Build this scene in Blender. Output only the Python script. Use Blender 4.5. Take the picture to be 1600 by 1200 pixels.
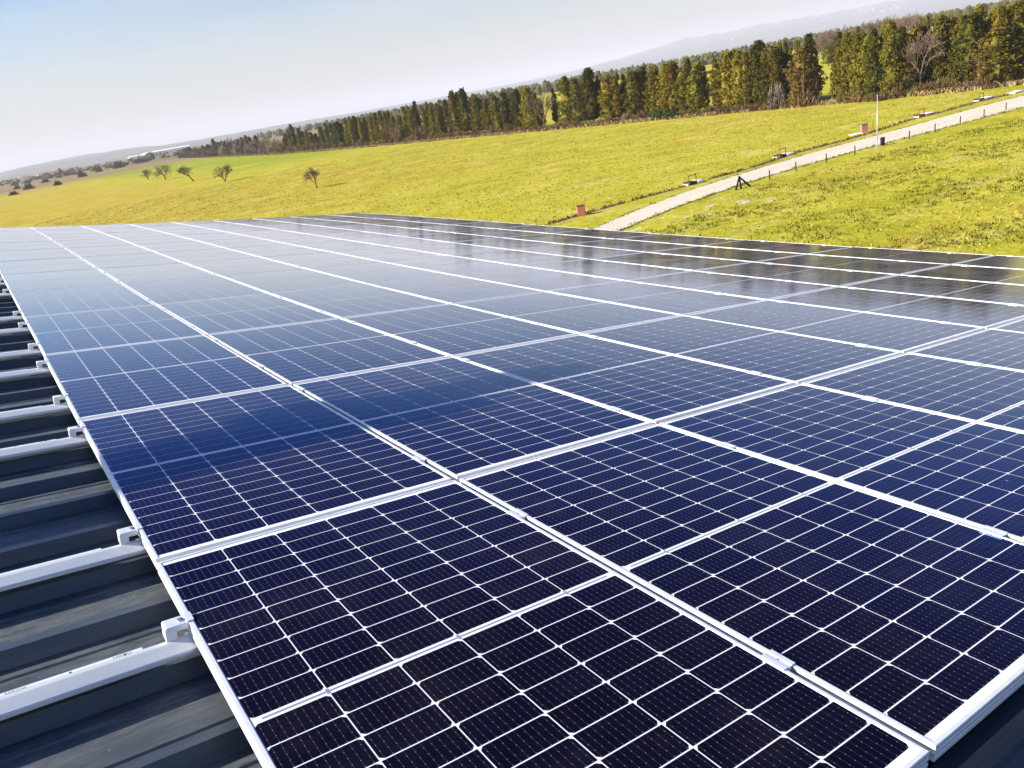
import bpy, bmesh, math, random
import numpy as np
from mathutils import Matrix, Vector

scene = bpy.context.scene
for o in list(bpy.data.objects):
    bpy.data.objects.remove(o, do_unlink=True)
COL = scene.collection
rad = math.radians

# ------------------------------------------------------------------ frames
# roof plane (u across the slope, v along the ridge, z off the panels) -> world
ROOF = Matrix(((0.9847021445, 0.0, 0.1742460517, 0.0),
               (0.0010941401, 0.9999802851, -0.0061832223, 0.0),
               (-0.1742426165, 0.0062792819, 0.9846827311, 10.8188),
               (0, 0, 0, 1)))

# ------------------------------------------------------------------ camera
cd = bpy.data.cameras.new('camera')
cam = bpy.data.objects.new('camera', cd)
COL.objects.link(cam)
cd.sensor_fit = 'HORIZONTAL'
cd.sensor_width = 36.0
cd.lens = 36.0 * 1195.08 / 1600.0
cd.clip_start = 0.05
cd.clip_end = 40000
_R = np.array([[0.8156649272865499, -0.5782368154290877, -0.018245867396603166],
               [-0.17015349988151152, -0.20963732735063711, -0.9628603104601177],
               [0.5529362647473031, 0.7884759833144628, -0.269382833275603]])
_W = np.array([[0.9847021445, 0.0, 0.1742460517], [0.0010941401, 0.9999802851, -0.0061832223],
               [-0.1742426165, 0.0062792819, 0.9846827311]])
_ax = _W @ _R.T
CAM = Vector((-0.0923639, -0.5443321, 12.0))
cam.matrix_world = Matrix(((_ax[0, 0], -_ax[0, 1], -_ax[0, 2], CAM.x), (_ax[1, 0], -_ax[1, 1], -_ax[1, 2], CAM.y),
                           (_ax[2, 0], -_ax[2, 1], -_ax[2, 2], CAM.z), (0, 0, 0, 1)))
scene.camera = cam

# ------------------------------------------------------------------ sky, sun, exposure
SUN_EL = 31.0
SHADOW_AZ = -27.0                       # compass of the shadows, counted from +X towards +Y
SUN_AZ = SHADOW_AZ + 180.0
world = bpy.data.worlds.new('World')
scene.world = world
world.use_nodes = True
nt = world.node_tree
nt.nodes.clear()
wo = nt.nodes.new('ShaderNodeOutputWorld')
bg = nt.nodes.new('ShaderNodeBackground')
sky = nt.nodes.new('ShaderNodeTexSky')
sky.sky_type = 'NISHITA'
sky.sun_disc = False
sky.sun_elevation = rad(SUN_EL)
sky.sun_rotation = rad(90.0 - SUN_AZ)
sky.altitude = 50
sky.air_density = 1.0
sky.dust_density = 1.2
sky.ozone_density = 1.5
bg.inputs['Strength'].default_value = 0.070
# a milky lavender band low over the whole horizon, deeper blue above it
tc = nt.nodes.new('ShaderNodeTexCoord')
sx = nt.nodes.new('ShaderNodeSeparateXYZ')
nt.links.new(tc.outputs['Generated'], sx.inputs[0])
mr = nt.nodes.new('ShaderNodeMapRange')
mr.interpolation_type = 'SMOOTHSTEP'
mr.inputs[1].default_value = -0.02
mr.inputs[2].default_value = 0.24
mr.inputs[3].default_value = 0.85
mr.inputs[4].default_value = 0.0
nt.links.new(sx.outputs[2], mr.inputs[0])
hs = nt.nodes.new('ShaderNodeHueSaturation')
hs.inputs['Saturation'].default_value = 1.5
hs.inputs['Hue'].default_value = 0.508
nt.links.new(sky.outputs[0], hs.inputs['Color'])
mx = nt.nodes.new('ShaderNodeMix')
mx.data_type = 'RGBA'
mx.inputs[7].default_value = (3.75, 3.60, 3.62, 1)
nt.links.new(mr.outputs[0], mx.inputs[0])
nt.links.new(hs.outputs[0], mx.inputs[6])
# faint cirrus veils
mp = nt.nodes.new('ShaderNodeMapping')
mp.inputs['Scale'].default_value = (1.0, 2.2, 10.0)
nt.links.new(tc.outputs['Generated'], mp.inputs[0])
cn = nt.nodes.new('ShaderNodeTexNoise')
cn.inputs['Scale'].default_value = 2.2
cn.inputs['Detail'].default_value = 5
nt.links.new(mp.outputs[0], cn.inputs[0])
cr = nt.nodes.new('ShaderNodeMapRange')
cr.inputs[1].default_value = 0.48
cr.inputs[2].default_value = 0.8
cr.inputs[3].default_value = 0.0
cr.inputs[4].default_value = 0.55
nt.links.new(cn.outputs[0], cr.inputs[0])
mc = nt.nodes.new('ShaderNodeMix')
mc.data_type = 'RGBA'
mc.inputs[7].default_value = (4.2, 4.2, 4.4, 1)
nt.links.new(cr.outputs[0], mc.inputs[0])
nt.links.new(mx.outputs[2], mc.inputs[6])
zr = nt.nodes.new('ShaderNodeMapRange')
zr.interpolation_type = 'SMOOTHSTEP'
zr.inputs[1].default_value = 0.16
zr.inputs[2].default_value = 0.62
nt.links.new(sx.outputs[2], zr.inputs[0])
zm = nt.nodes.new('ShaderNodeMix')
zm.data_type = 'RGBA'
zm.blend_type = 'MULTIPLY'
zm.inputs[7].default_value = (0.50, 0.68, 0.95, 1)
nt.links.new(zr.outputs[0], zm.inputs[0])
nt.links.new(mc.outputs[2], zm.inputs[6])
nt.links.new(zm.outputs[2], bg.inputs[0])
nt.links.new(bg.outputs[0], wo.inputs[0])

sl = bpy.data.lights.new('sun', 'SUN')
sl.energy = 5.0
sl.angle = rad(0.53)
sl.color = (1.0, 0.93, 0.82)
sun = bpy.data.objects.new('sun', sl)
COL.objects.link(sun)
_sd = Vector((math.cos(rad(SUN_AZ)) * math.cos(rad(SUN_EL)), math.sin(rad(SUN_AZ)) * math.cos(rad(SUN_EL)), math.sin(rad(SUN_EL))))
sun.rotation_euler = _sd.to_track_quat('Z', 'Y').to_euler()
sun.location = (-60, 40, 80)

scene.render.engine = 'CYCLES'
scene.view_settings.view_transform = 'Standard'
scene.view_settings.look = 'None'
scene.view_settings.exposure = 1.3
scene.view_settings.gamma = 1.0
scene.view_settings.use_curve_mapping = False
scene.cycles.volume_bounces = 0
scene.cycles.max_bounces = 8

HAZE = 0.00011
# surveyed positions in metres (x, y, height, half width, tone)
CYPRESS = [(229.0, 977.5, 9.6, 2.98, 0), (222.1, 929.4, 9.6, 2.85, 0), (212.9, 866.3, 7.7, 2.33, 0), (202.0, 790.9, 9.7, 2.14, 0), (195.8, 748.5, 9.6, 2.32, 0), (181.3, 673.2, 13.2, 1.57, 0), (179.5, 660.3, 10.6, 1.29, 0), (177.2, 644.3, 10.6, 1.51, 0), (174.7, 626.3, 10.6, 1.47, 0), (172.6, 610.1, 10.5, 1.44, 0), (169.9, 589.9, 9.0, 1.4, 1), (170.7, 571.6, 10.0, 1.36, 0), (168.4, 554.7, 10.8, 1.54, 0), (165.9, 536.8, 11.6, 1.5, 0), (164.0, 523.3, 10.3, 1.26, 0), (160.9, 501.1, 10.6, 1.41, 0), (145.4, 405.4, 9.6, 1.33, 0), (145.7, 400.1, 10.5, 1.15, 1), (145.9, 395.3, 12.8, 1.31, 1), (146.3, 386.7, 10.6, 1.28, 0), (146.4, 383.2, 9.0, 1.27, 0), (146.6, 378.5, 8.7, 1.26, 1), (146.8, 373.8, 8.0, 1.25, 1), (147.0, 368.5, 7.0, 1.24, 0), (147.3, 361.5, 9.6, 1.22, 1), (146.6, 352.6, 10.7, 1.34, 1), (145.1, 343.4, 10.2, 1.31, 0), (144.1, 336.7, 10.2, 1.15, 0), (143.1, 330.6, 10.6, 1.55, 0), (145.5, 332.8, 9.5, 1.0, 0), (141.0, 317.4, 11.3, 1.09, 1), (139.9, 310.5, 11.6, 1.2, 1), (138.8, 303.3, 11.5, 1.31, 0), (137.7, 296.5, 10.6, 0.9, 2), (139.9, 296.7, 10.6, 1.03, 2), (137.8, 286.5, 10.5, 1.0, 2), (138.4, 283.1, 11.5, 1.12, 1), (138.9, 279.8, 11.8, 1.23, 1), (139.4, 277.1, 10.9, 0.98, 2), (142.5, 280.2, 10.9, 0.99, 2), (140.1, 272.8, 9.5, 0.97, 2), (140.6, 269.3, 9.2, 1.2, 1), (141.4, 264.9, 11.8, 0.95, 1), (141.7, 261.4, 12.2, 1.06, 1), (141.3, 256.3, 13.5, 1.05, 0), (139.7, 274.8, 10.9, 0.98, 1), (140.1, 272.7, 9.8, 0.97, 2), (140.7, 268.9, 9.4, 1.32, 2), (140.8, 249.5, 10.5, 0.91, 2), (143.0, 250.3, 12.0, 0.8, 3), (140.2, 243.0, 10.4, 1.23, 1), (139.9, 238.6, 10.9, 0.99, 1), (142.0, 239.2, 11.0, 1.0, 1), (139.2, 230.6, 12.3, 1.07, 0), (138.5, 225.0, 13.8, 1.47, 1), (140.4, 225.0, 13.2, 1.27, 1), (137.6, 217.3, 13.9, 1.74, 0), (136.5, 208.8, 11.5, 1.69, 1), (135.8, 202.5, 10.5, 1.36, 1), (135.2, 196.2, 11.6, 1.33, 1), (134.7, 191.0, 11.6, 1.4, 0), (136.3, 188.8, 10.5, 1.39, 1), (134.1, 184.1, 11.0, 1.27, 0), (133.5, 178.5, 11.0, 1.6, 2), (133.2, 174.6, 9.4, 0.87, 1), (138.7, 180.0, 7.8, 0.72, 0), (140.6, 175.9, 10.2, 0.72, 0), (133.2, 161.4, 12.1, 1.5, 1), (133.3, 157.5, 11.9, 1.47, 1), (135.1, 155.7, 11.9, 1.14, 1), (133.4, 152.2, 13.0, 1.76, 0), (138.7, 155.2, 11.0, 0.66, 0), (133.9, 146.6, 10.6, 1.49, 2), (136.0, 147.3, 11.4, 1.26, 2), (134.8, 144.5, 11.0, 1.25, 2), (140.8, 148.1, 10.3, 0.8, 0), (136.7, 140.5, 10.6, 1.69, 1), (138.3, 139.9, 10.5, 1.23, 1), (139.5, 139.8, 11.2, 1.08, 0), (135.0, 131.9, 10.8, 1.77, 1), (133.7, 126.7, 11.0, 1.72, 2), (133.2, 124.6, 11.2, 1.7, 2), (133.3, 122.0, 10.3, 1.54, 1), (134.7, 124.8, 10.2, 1.28, 1), (133.6, 118.5, 10.8, 1.59, 1), (139.5, 121.7, 10.0, 0.71, 0), (139.6, 125.7, 11.2, 0.87, 0), (132.9, 111.9, 10.9, 1.2, 1), (132.6, 109.3, 11.2, 1.58, 2), (133.7, 108.6, 11.4, 1.45, 2), (132.2, 106.1, 11.1, 1.29, 2), (131.9, 104.2, 10.6, 1.02, 2), (131.9, 100.9, 12.2, 1.76, 0), (131.8, 99.5, 10.5, 1.12, 1), (130.5, 98.9, 8.4, 0.87, 0), (131.8, 97.4, 10.8, 1.36, 1), (137.1, 100.0, 11.2, 0.76, 0), (137.0, 98.8, 11.4, 0.57, 1), (137.0, 97.9, 10.7, 0.75, 1), (135.6, 94.7, 11.6, 0.98, 1), (134.3, 91.9, 11.8, 1.09, 0), (131.7, 91.4, 9.8, 1.79, 3), (131.8, 89.7, 8.3, 1.3, 0), (137.6, 87.7, 11.2, 0.84, 0), (133.3, 83.9, 11.6, 0.86, 1), (132.9, 82.5, 11.2, 0.8, 1), (138.7, 84.8, 11.6, 0.41, 0), (134.5, 81.1, 10.5, 0.57, 1), (130.8, 81.9, 10.1, 1.24, 1), (130.2, 79.7, 10.5, 1.33, 1), (129.7, 77.9, 10.5, 1.21, 1), (129.3, 76.3, 10.9, 1.08, 0), (131.4, 83.8, 8.6, 0.91, 1), (131.5, 75.8, 11.5, 0.54, 2), (130.0, 73.8, 11.5, 1.28, 1), (133.6, 73.8, 10.4, 0.76, 0), (134.8, 72.6, 11.0, 1.41, 2), (132.0, 71.9, 9.2, 1.38, 1), (136.5, 71.4, 11.5, 0.76, 1), (136.7, 70.1, 11.3, 0.64, 1), (134.5, 68.1, 11.2, 1.05, 1), (135.8, 67.2, 10.5, 0.94, 2), (136.9, 66.9, 11.0, 0.74, 0), (134.3, 64.7, 10.6, 1.13, 1), (132.9, 62.8, 11.2, 1.61, 0), (134.7, 62.4, 11.6, 1.01, 1), (135.2, 60.9, 11.3, 1.11, 2), (135.0, 59.5, 10.9, 1.19, 2), (136.8, 59.3, 10.9, 1.0, 1), (136.6, 58.0, 11.3, 1.29, 1), (137.2, 57.5, 11.4, 1.29, 1), (132.8, 58.7, 8.0, 1.77, 1), (134.1, 57.4, 8.0, 1.76, 0), (135.3, 56.3, 8.0, 1.76, 1), (132.2, 60.0, 7.4, 1.28, 3), (466.2, 313.2, 8.2, 1.42, 0), (458.3, 303.4, 7.8, 1.78, 0), (277.1, 181.8, 7.4, 1.44, 1), (343.3, 222.1, 8.9, 1.32, 1)]
BUSHES = [(211.1, 921.4, 7.14, 3.65, 0), (203.1, 862.0, 7.23, 3.5, 0), (196.0, 809.3, 5.8, 3.6, 0), (189.6, 762.4, 7.98, 3.88, 0), (184.0, 720.3, 7.15, 3.03, 0), (178.8, 682.3, 6.19, 2.94, 0), (174.2, 647.8, 4.98, 2.63, 0), (173.0, 613.6, 9.23, 5.2, 1), (169.4, 586.1, 11.59, 4.81, 0), (166.0, 560.9, 8.28, 3.94, 1), (162.5, 535.0, 11.33, 4.49, 0), (159.4, 511.2, 7.3, 4.01, 1), (156.4, 489.3, 8.2, 3.44, 0), (154.0, 470.9, 8.25, 3.14, 1), (151.9, 455.6, 9.37, 2.96, 0), (149.7, 439.4, 8.11, 3.8, 1), (147.9, 425.8, 6.58, 3.22, 0), (142.4, 402.5, 3.82, 1.59, 2), (141.8, 393.7, 3.42, 1.97, 0), (142.1, 387.7, 2.97, 1.84, 2), (142.4, 381.8, 3.83, 1.83, 2), (142.7, 376.0, 3.08, 1.83, 0), (143.0, 370.4, 3.54, 1.51, 2), (143.3, 364.9, 3.25, 1.59, 2), (143.6, 359.5, 3.86, 1.48, 2), (143.8, 354.2, 2.87, 1.38, 0), (143.8, 348.3, 3.14, 1.67, 0), (141.9, 336.2, 1.92, 1.95, 2), (140.2, 325.2, 2.43, 1.28, 0), (138.6, 314.9, 3.07, 1.86, 2), (137.1, 305.1, 1.61, 1.37, 2), (135.7, 295.9, 2.73, 1.42, 0), (134.4, 287.0, 1.94, 1.24, 3), (134.9, 282.4, 1.91, 1.27, 2), (135.6, 278.2, 1.95, 1.11, 0), (136.3, 274.1, 2.11, 1.31, 2), (137.0, 270.1, 2.87, 1.42, 3), (137.7, 266.2, 2.82, 1.32, 2), (138.3, 262.4, 1.57, 1.09, 2), (139.0, 258.6, 2.23, 1.61, 0), (138.9, 253.6, 2.13, 1.37, 2), (138.5, 248.1, 2.71, 1.09, 2), (138.1, 242.9, 2.36, 1.23, 2), (137.7, 237.8, 1.94, 1.12, 3), (137.3, 232.9, 1.93, 1.09, 3), (136.9, 227.6, 1.85, 1.83, 2), (136.2, 221.2, 2.17, 1.26, 3), (135.5, 215.0, 1.78, 1.54, 2), (134.8, 209.1, 1.97, 1.35, 3), (134.1, 203.4, 1.43, 1.71, 0), (133.6, 198.1, 2.66, 1.37, 0), (133.2, 193.1, 1.96, 1.18, 2), (132.8, 188.3, 2.48, 1.42, 2), (132.4, 183.6, 1.69, 1.44, 3), (132.0, 179.1, 2.25, 1.35, 3), (131.6, 174.8, 1.63, 1.25, 3), (131.2, 170.5, 1.29, 1.53, 2), (131.2, 167.0, 1.24, 1.47, 2), (131.3, 163.6, 2.06, 1.14, 0), (131.4, 160.3, 2.16, 1.33, 3), (131.5, 157.1, 1.79, 1.34, 3), (131.6, 154.0, 1.37, 0.97, 2), (131.7, 150.9, 1.13, 1.37, 0), (131.8, 147.9, 1.53, 1.3, 3), (132.0, 145.2, 2.04, 1.19, 2), (133.0, 143.2, 1.25, 1.21, 3), (133.9, 141.3, 2.05, 1.12, 0), (134.8, 139.4, 1.1, 1.19, 3), (135.0, 136.7, 2.12, 1.32, 2), (134.0, 132.5, 1.38, 1.21, 0), (133.0, 128.5, 1.69, 1.31, 0), (132.0, 124.7, 1.38, 1.36, 4), (131.8, 121.7, 1.51, 1.52, 4), (132.0, 119.1, 1.53, 1.3, 4), (132.2, 116.6, 1.34, 1.14, 3), (131.8, 113.7, 1.83, 1.25, 4), (131.5, 110.9, 1.27, 1.41, 2), (131.2, 108.1, 1.92, 1.4, 4), (130.9, 105.5, 1.64, 1.33, 2), (130.6, 102.9, 1.56, 1.07, 2), (130.6, 100.6, 1.49, 1.32, 3), (130.5, 98.4, 1.71, 1.32, 2), (130.5, 96.2, 1.1, 1.09, 0), (130.5, 94.0, 1.61, 1.22, 4), (130.5, 92.0, 1.64, 1.14, 4), (130.5, 90.0, 1.96, 1.07, 2), (130.6, 88.0, 2.08, 1.15, 0), (129.9, 82.2, 2.04, 1.22, 3), (129.4, 80.1, 2.3, 1.38, 4), (128.9, 78.2, 2.27, 1.39, 3), (128.3, 76.2, 1.6, 1.13, 4), (127.8, 74.3, 1.54, 1.38, 2), (128.7, 73.3, 1.64, 1.34, 4), (129.7, 72.4, 2.24, 1.07, 3), (130.8, 71.4, 1.26, 1.45, 4), (131.8, 70.5, 1.93, 1.01, 3), (132.0, 69.1, 1.96, 1.51, 3), (132.2, 67.8, 1.95, 1.14, 3), (132.3, 66.4, 2.29, 1.3, 4), (132.5, 65.1, 2.38, 1.43, 3), (132.2, 63.6, 2.13, 1.49, 2), (131.8, 62.1, 1.17, 1.49, 4), (131.4, 60.6, 1.74, 1.44, 0), (131.0, 59.1, 1.13, 1.16, 4), (131.8, 58.2, 1.2, 1.34, 4), (132.7, 57.3, 1.32, 1.42, 3), (133.6, 56.5, 2.15, 1.01, 3), (134.6, 55.6, 1.89, 1.05, 2), (135.1, 54.6, 1.95, 1.18, 4), (135.6, 53.6, 2.3, 1.38, 3), (138.8, 251.9, 5.03, 1.83, 0), (141.1, 253.1, 3.68, 1.84, 0), (130.5, 96.2, 4.63, 1.71, 1), (130.5, 90.0, 5.42, 2.0, 3), (132.1, 59.3, 5.5, 1.67, 3), (135.1, 56.6, 4.3, 1.95, 3), (131.8, 128.4, 2.3, 1.73, 5), (130.6, 123.3, 1.96, 1.4, 5)]
BARE = [(74.39, 402.61, 5.14), (72.8, 358.1, 6.32), (68.21, 291.42, 5.86), (65.89, 243.97, 4.82), (57.25, 148.86, 4.14), (132.23, 170.19, 10.2), (131.98, 69.55, 9.56), (132.1, 71.96, 4.38), (135.81, 264.71, 7.72)]
POSTS = [(61.72, 46.46, 0.82), (65.87, 46.54, 0.82), (70.02, 46.01, 0.84), (74.21, 45.57, 0.86), (83.05, 44.82, 0.88), (87.26, 44.31, 0.94), (92.19, 44.08, 0.92), (96.91, 43.78, 0.94), (101.99, 43.7, 0.9)]
PATH_L = [tuple(p) for p in [[41.46, 48.77], [44.62, 49.5], [48.75, 50.56], [54.97, 51.67], [60.82, 51.97], [67.0, 52.15], [73.33, 52.06], [79.69, 51.65], [85.75, 50.76], [92.42, 49.97], [100.46, 49.6], [108.48, 48.88], [116.32, 47.77], [130.22, 45.64]]]
PATH_R = [tuple(p) for p in [[41.38, 45.65], [44.63, 46.39], [50.35, 47.41], [55.81, 47.74], [61.62, 47.98], [67.26, 47.75], [72.92, 47.24], [78.74, 46.56], [84.21, 45.46], [90.19, 44.43], [97.06, 43.61], [103.46, 42.34], [115.58, 40.33]]]
DITCH = [tuple(p) for p in [[46.63, 55.34], [49.93, 55.2], [53.08, 54.93], [56.06, 54.37], [58.82, 54.2], [62.65, 54.36], [66.61, 53.46], [73.05, 53.88], [76.18, 54.5], [80.35, 53.68], [85.55, 53.0], [90.38, 53.12], [95.2, 53.08], [101.06, 53.72], [102.19, 52.85], [107.35, 52.26], [113.06, 52.19], [114.42, 51.61], [119.72, 50.78]]]
LAMP = (77.91, 45.33, 5.2)
BIN = (79.46, 45.65, 0.82)
CULV = [[59.76, 54.37], [74.46, 54.5], [101.82, 53.71], [114.68, 52.55], [87.83, 53.44], [120.95, 50.83]]
BOX = [(45.61, 54.99, 0.94), (89.77, 53.97, 1.0)]
TRIP = (57.94, 46.84, 0.96)

# ------------------------------------------------------------------ helpers
def put(name, data, parent=None, mat=None, matrix=None):
    o = bpy.data.objects.new(name, data)
    COL.objects.link(o)
    if mat is not None and data is not None:
        if not data.materials:
            data.materials.append(mat)
        elif data.materials[0] != mat:
            o.material_slots[0].link = 'OBJECT'
            o.material_slots[0].material = mat
    if parent is not None:
        o.parent = parent
    if matrix is not None:
        o.matrix_local = matrix
    return o


def tag(o, label=None, cat=None, group=None, kind=None):
    if label: o['label'] = label
    if cat: o['category'] = cat
    if group: o['group'] = group
    if kind: o['kind'] = kind
    return o


def thing(name, label, cat, matrix=None, group=None):
    o = bpy.data.objects.new(name, None)
    o.empty_display_size = 0.3
    COL.objects.link(o)
    if matrix is not None:
        o.matrix_world = matrix
    return tag(o, label, cat, group)


def copy_part(src, parent, matrix=None):
    c = src.copy()
    COL.objects.link(c)
    c.parent = parent
    if matrix is not None:
        c.matrix_local = matrix
    return c


class MB:
    """collects polygons and links them as one mesh"""
    def __init__(self):
        self.v = []
        self.f = []

    def add(self, vs, fs):
        n = len(self.v)
        self.v.extend([tuple(p) for p in vs])
        self.f.extend([tuple(i + n for i in f) for f in fs])
        return self

    def box(self, x0, x1, y0, y1, z0, z1, M=None):
        vs = [(x0, y0, z0), (x1, y0, z0), (x1, y1, z0), (x0, y1, z0), (x0, y0, z1), (x1, y0, z1), (x1, y1, z1), (x0, y1, z1)]
        if M is not None:
            vs = [M @ Vector(p) for p in vs]
        return self.add(vs, [(3, 2, 1, 0), (4, 5, 6, 7), (0, 1, 5, 4), (1, 2, 6, 5), (2, 3, 7, 6), (3, 0, 4, 7)])

    def tube(self, pts, rads, n=8, cap=True):
        rings = []
        pts = [Vector(p) for p in pts]
        if not hasattr(rads, '__len__'):
            rads = [rads] * len(pts)
        base = len(self.v)
        for i, p in enumerate(pts):
            a = pts[max(i - 1, 0)]
            b = pts[min(i + 1, len(pts) - 1)]
            d = (b - a)
            d = d.normalized() if d.length > 1e-9 else Vector((0, 0, 1))
            h = Vector((1, 0, 0)) if abs(d.x) < 0.8 else Vector((0, 1, 0))
            s = d.cross(h).normalized()
            t = d.cross(s)
            for k in range(n):
                an = 2 * math.pi * k / n
                self.v.append(tuple(p + (s * math.cos(an) + t * math.sin(an)) * rads[i]))
        for i in range(len(pts) - 1):
            for k in range(n):
                a = base + i * n + k
                b = base + i * n + (k + 1) % n
                self.f.append((a, a + n, b + n, b))
        if cap:
            self.f.append(tuple(base + k for k in range(n)))
            self.f.append(tuple(base + (len(pts) - 1) * n + k for k in reversed(range(n))))
        return self

    def prism(self, prof, y0, y1, axis='y'):
        """profile (a, z) swept along y (or x)"""
        n = len(prof)
        vs = []
        for s in (y0, y1):
            for a, z in prof:
                vs.append((a, s, z) if axis == 'y' else (s, a, z))
        fs = [tuple(reversed(range(n))), tuple(range(n, 2 * n))]
        for k in range(n):
            fs.append((k, (k + 1) % n, n + (k + 1) % n, n + k))
        return self.add(vs, fs)

    def mesh(self, name, smooth=False, fix=True):
        me = bpy.data.meshes.new(name)
        me.from_pydata(self.v, [], self.f)
        if fix:
            bm = bmesh.new()
            bm.from_mesh(me)
            bmesh.ops.recalc_face_normals(bm, faces=bm.faces)
            bm.to_mesh(me)
            bm.free()
        if smooth:
            me.polygons.foreach_set('use_smooth', [True] * len(me.polygons))
        me.update()
        return me


def quads_mesh(name, V):
    """V: (n,4,3) array of loose quads"""
    n = len(V)
    me = bpy.data.meshes.new(name)
    me.vertices.add(n * 4)
    me.vertices.foreach_set('co', V.reshape(-1).astype(np.float32))
    me.loops.add(n * 4)
    me.loops.foreach_set('vertex_index', np.arange(n * 4, dtype=np.int32))
    me.polygons.add(n)
    me.polygons.foreach_set('loop_start', np.arange(0, n * 4, 4, dtype=np.int32))
    me.update(calc_edges=True)
    me.validate()
    return me


# ------------------------------------------------------------------ materials
class NT:
    def __init__(self, name):
        self.m = bpy.data.materials.new(name)
        self.m.use_nodes = True
        self.t = self.m.node_tree
        self.t.nodes.clear()
        self.out = self.n('ShaderNodeOutputMaterial')
        self.b = self.n('ShaderNodeBsdfPrincipled')
        self.l(self.b.outputs[0], self.out.inputs['Surface'])

    def n(self, t, **kw):
        o = self.t.nodes.new(t)
        for k, v in kw.items():
            setattr(o, k, v)
        return o

    def l(self, a, b):
        self.t.links.new(a, b)

    def set(self, **kw):
        for k, v in kw.items():
            self.b.inputs[k.replace('_', ' ')].default_value = v
        return self

    def noise(self, scale, detail=4.0, rough=0.55, vec=None, dist=0.0):
        o = self.n('ShaderNodeTexNoise')
        o.inputs['Scale'].default_value = scale
        o.inputs['Detail'].default_value = detail
        o.inputs['Roughness'].default_value = rough
        o.inputs['Distortion'].default_value = dist
        if vec is not None:
            self.l(vec, o.inputs['Vector'])
        return o.outputs[0]

    def coord(self, kind='Object', scale=None, rot=None):
        c = self.n('ShaderNodeTexCoord').outputs[kind]
        if scale is not None or rot is not None:
            mp = self.n('ShaderNodeMapping')
            if scale is not None: mp.inputs['Scale'].default_value = scale
            if rot is not None: mp.inputs['Rotation'].default_value = rot
            self.l(c, mp.inputs[0])
            return mp.outputs[0]
        return c

    def pos(self, scale=None):
        g = self.n('ShaderNodeNewGeometry').outputs['Position']
        if scale is not None:
            mp = self.n('ShaderNodeMapping')
            mp.inputs['Scale'].default_value = scale
            self.l(g, mp.inputs[0])
            return mp.outputs[0]
        return g

    def ramp(self, fac, stops, interp='LINEAR'):
        r = self.n('ShaderNodeValToRGB')
        r.color_ramp.interpolation = interp
        e = r.color_ramp.elements
        while len(e) > len(stops):
            e.remove(e[-1])
        while len(e) < len(stops):
            e.new(0.5)
        for k, (p, c) in enumerate(stops):
            e[k].position = p
            e[k].color = (c[0], c[1], c[2], 1) if hasattr(c, '__len__') else (c, c, c, 1)
        self.l(fac, r.inputs[0])
        return r.outputs[0]

    def mix(self, fac, a, b, blend='MIX'):
        m = self.n('ShaderNodeMix', data_type='RGBA', blend_type=blend)
        for s, v in ((0, fac), (6, a), (7, b)):
            if isinstance(v, (int, float)):
                m.inputs[s].default_value = v if s == 0 else (v, v, v, 1)
            elif isinstance(v, tuple):
                m.inputs[s].default_value = (v[0], v[1], v[2], 1)
            else:
                self.l(v, m.inputs[s])
        return m.outputs[2]

    def math(self, op, a, b=0.0, clamp=False):
        m = self.n('ShaderNodeMath', operation=op, use_clamp=clamp)
        for s, v in ((0, a), (1, b)):
            if isinstance(v, (int, float)):
                m.inputs[s].default_value = v
            else:
                self.l(v, m.inputs[s])
        return m.outputs[0]

    def sstep(self, x, a, b):
        m = self.n('ShaderNodeMapRange', interpolation_type='SMOOTHSTEP')
        self.l(x, m.inputs[0])
        m.inputs[1].default_value = a
        m.inputs[2].default_value = b
        return m.outputs[0]

    def bump(self, h, dist=0.01, strength=1.0):
        b = self.n('ShaderNodeBump')
        b.inputs['Distance'].default_value = dist
        b.inputs['Strength'].default_value = strength
        self.l(h, b.inputs['Height'])
        self.l(b.outputs[0], self.b.inputs['Normal'])

    def color(self, c):
        if isinstance(c, tuple):
            self.b.inputs['Base Color'].default_value = (c[0], c[1], c[2], 1)
        else:
            self.l(c, self.b.inputs['Base Color'])
        return self


def simple(name, c, rough=0.6, metal=0.0, var=0.15, scale=8.0, kind='Object', spec=0.5):
    t = NT(name)
    nz = t.noise(scale, 4, 0.6, t.coord(kind))
    lo = tuple(x * (1 - var) for x in c)
    hi = tuple(min(1, x * (1 + var)) for x in c)
    t.color(t.ramp(nz, [(0.3, lo), (0.7, hi)]))
    t.set(Roughness=rough, Metallic=metal)
    t.b.inputs['Specular IOR Level'].default_value = spec
    return t.m


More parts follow.
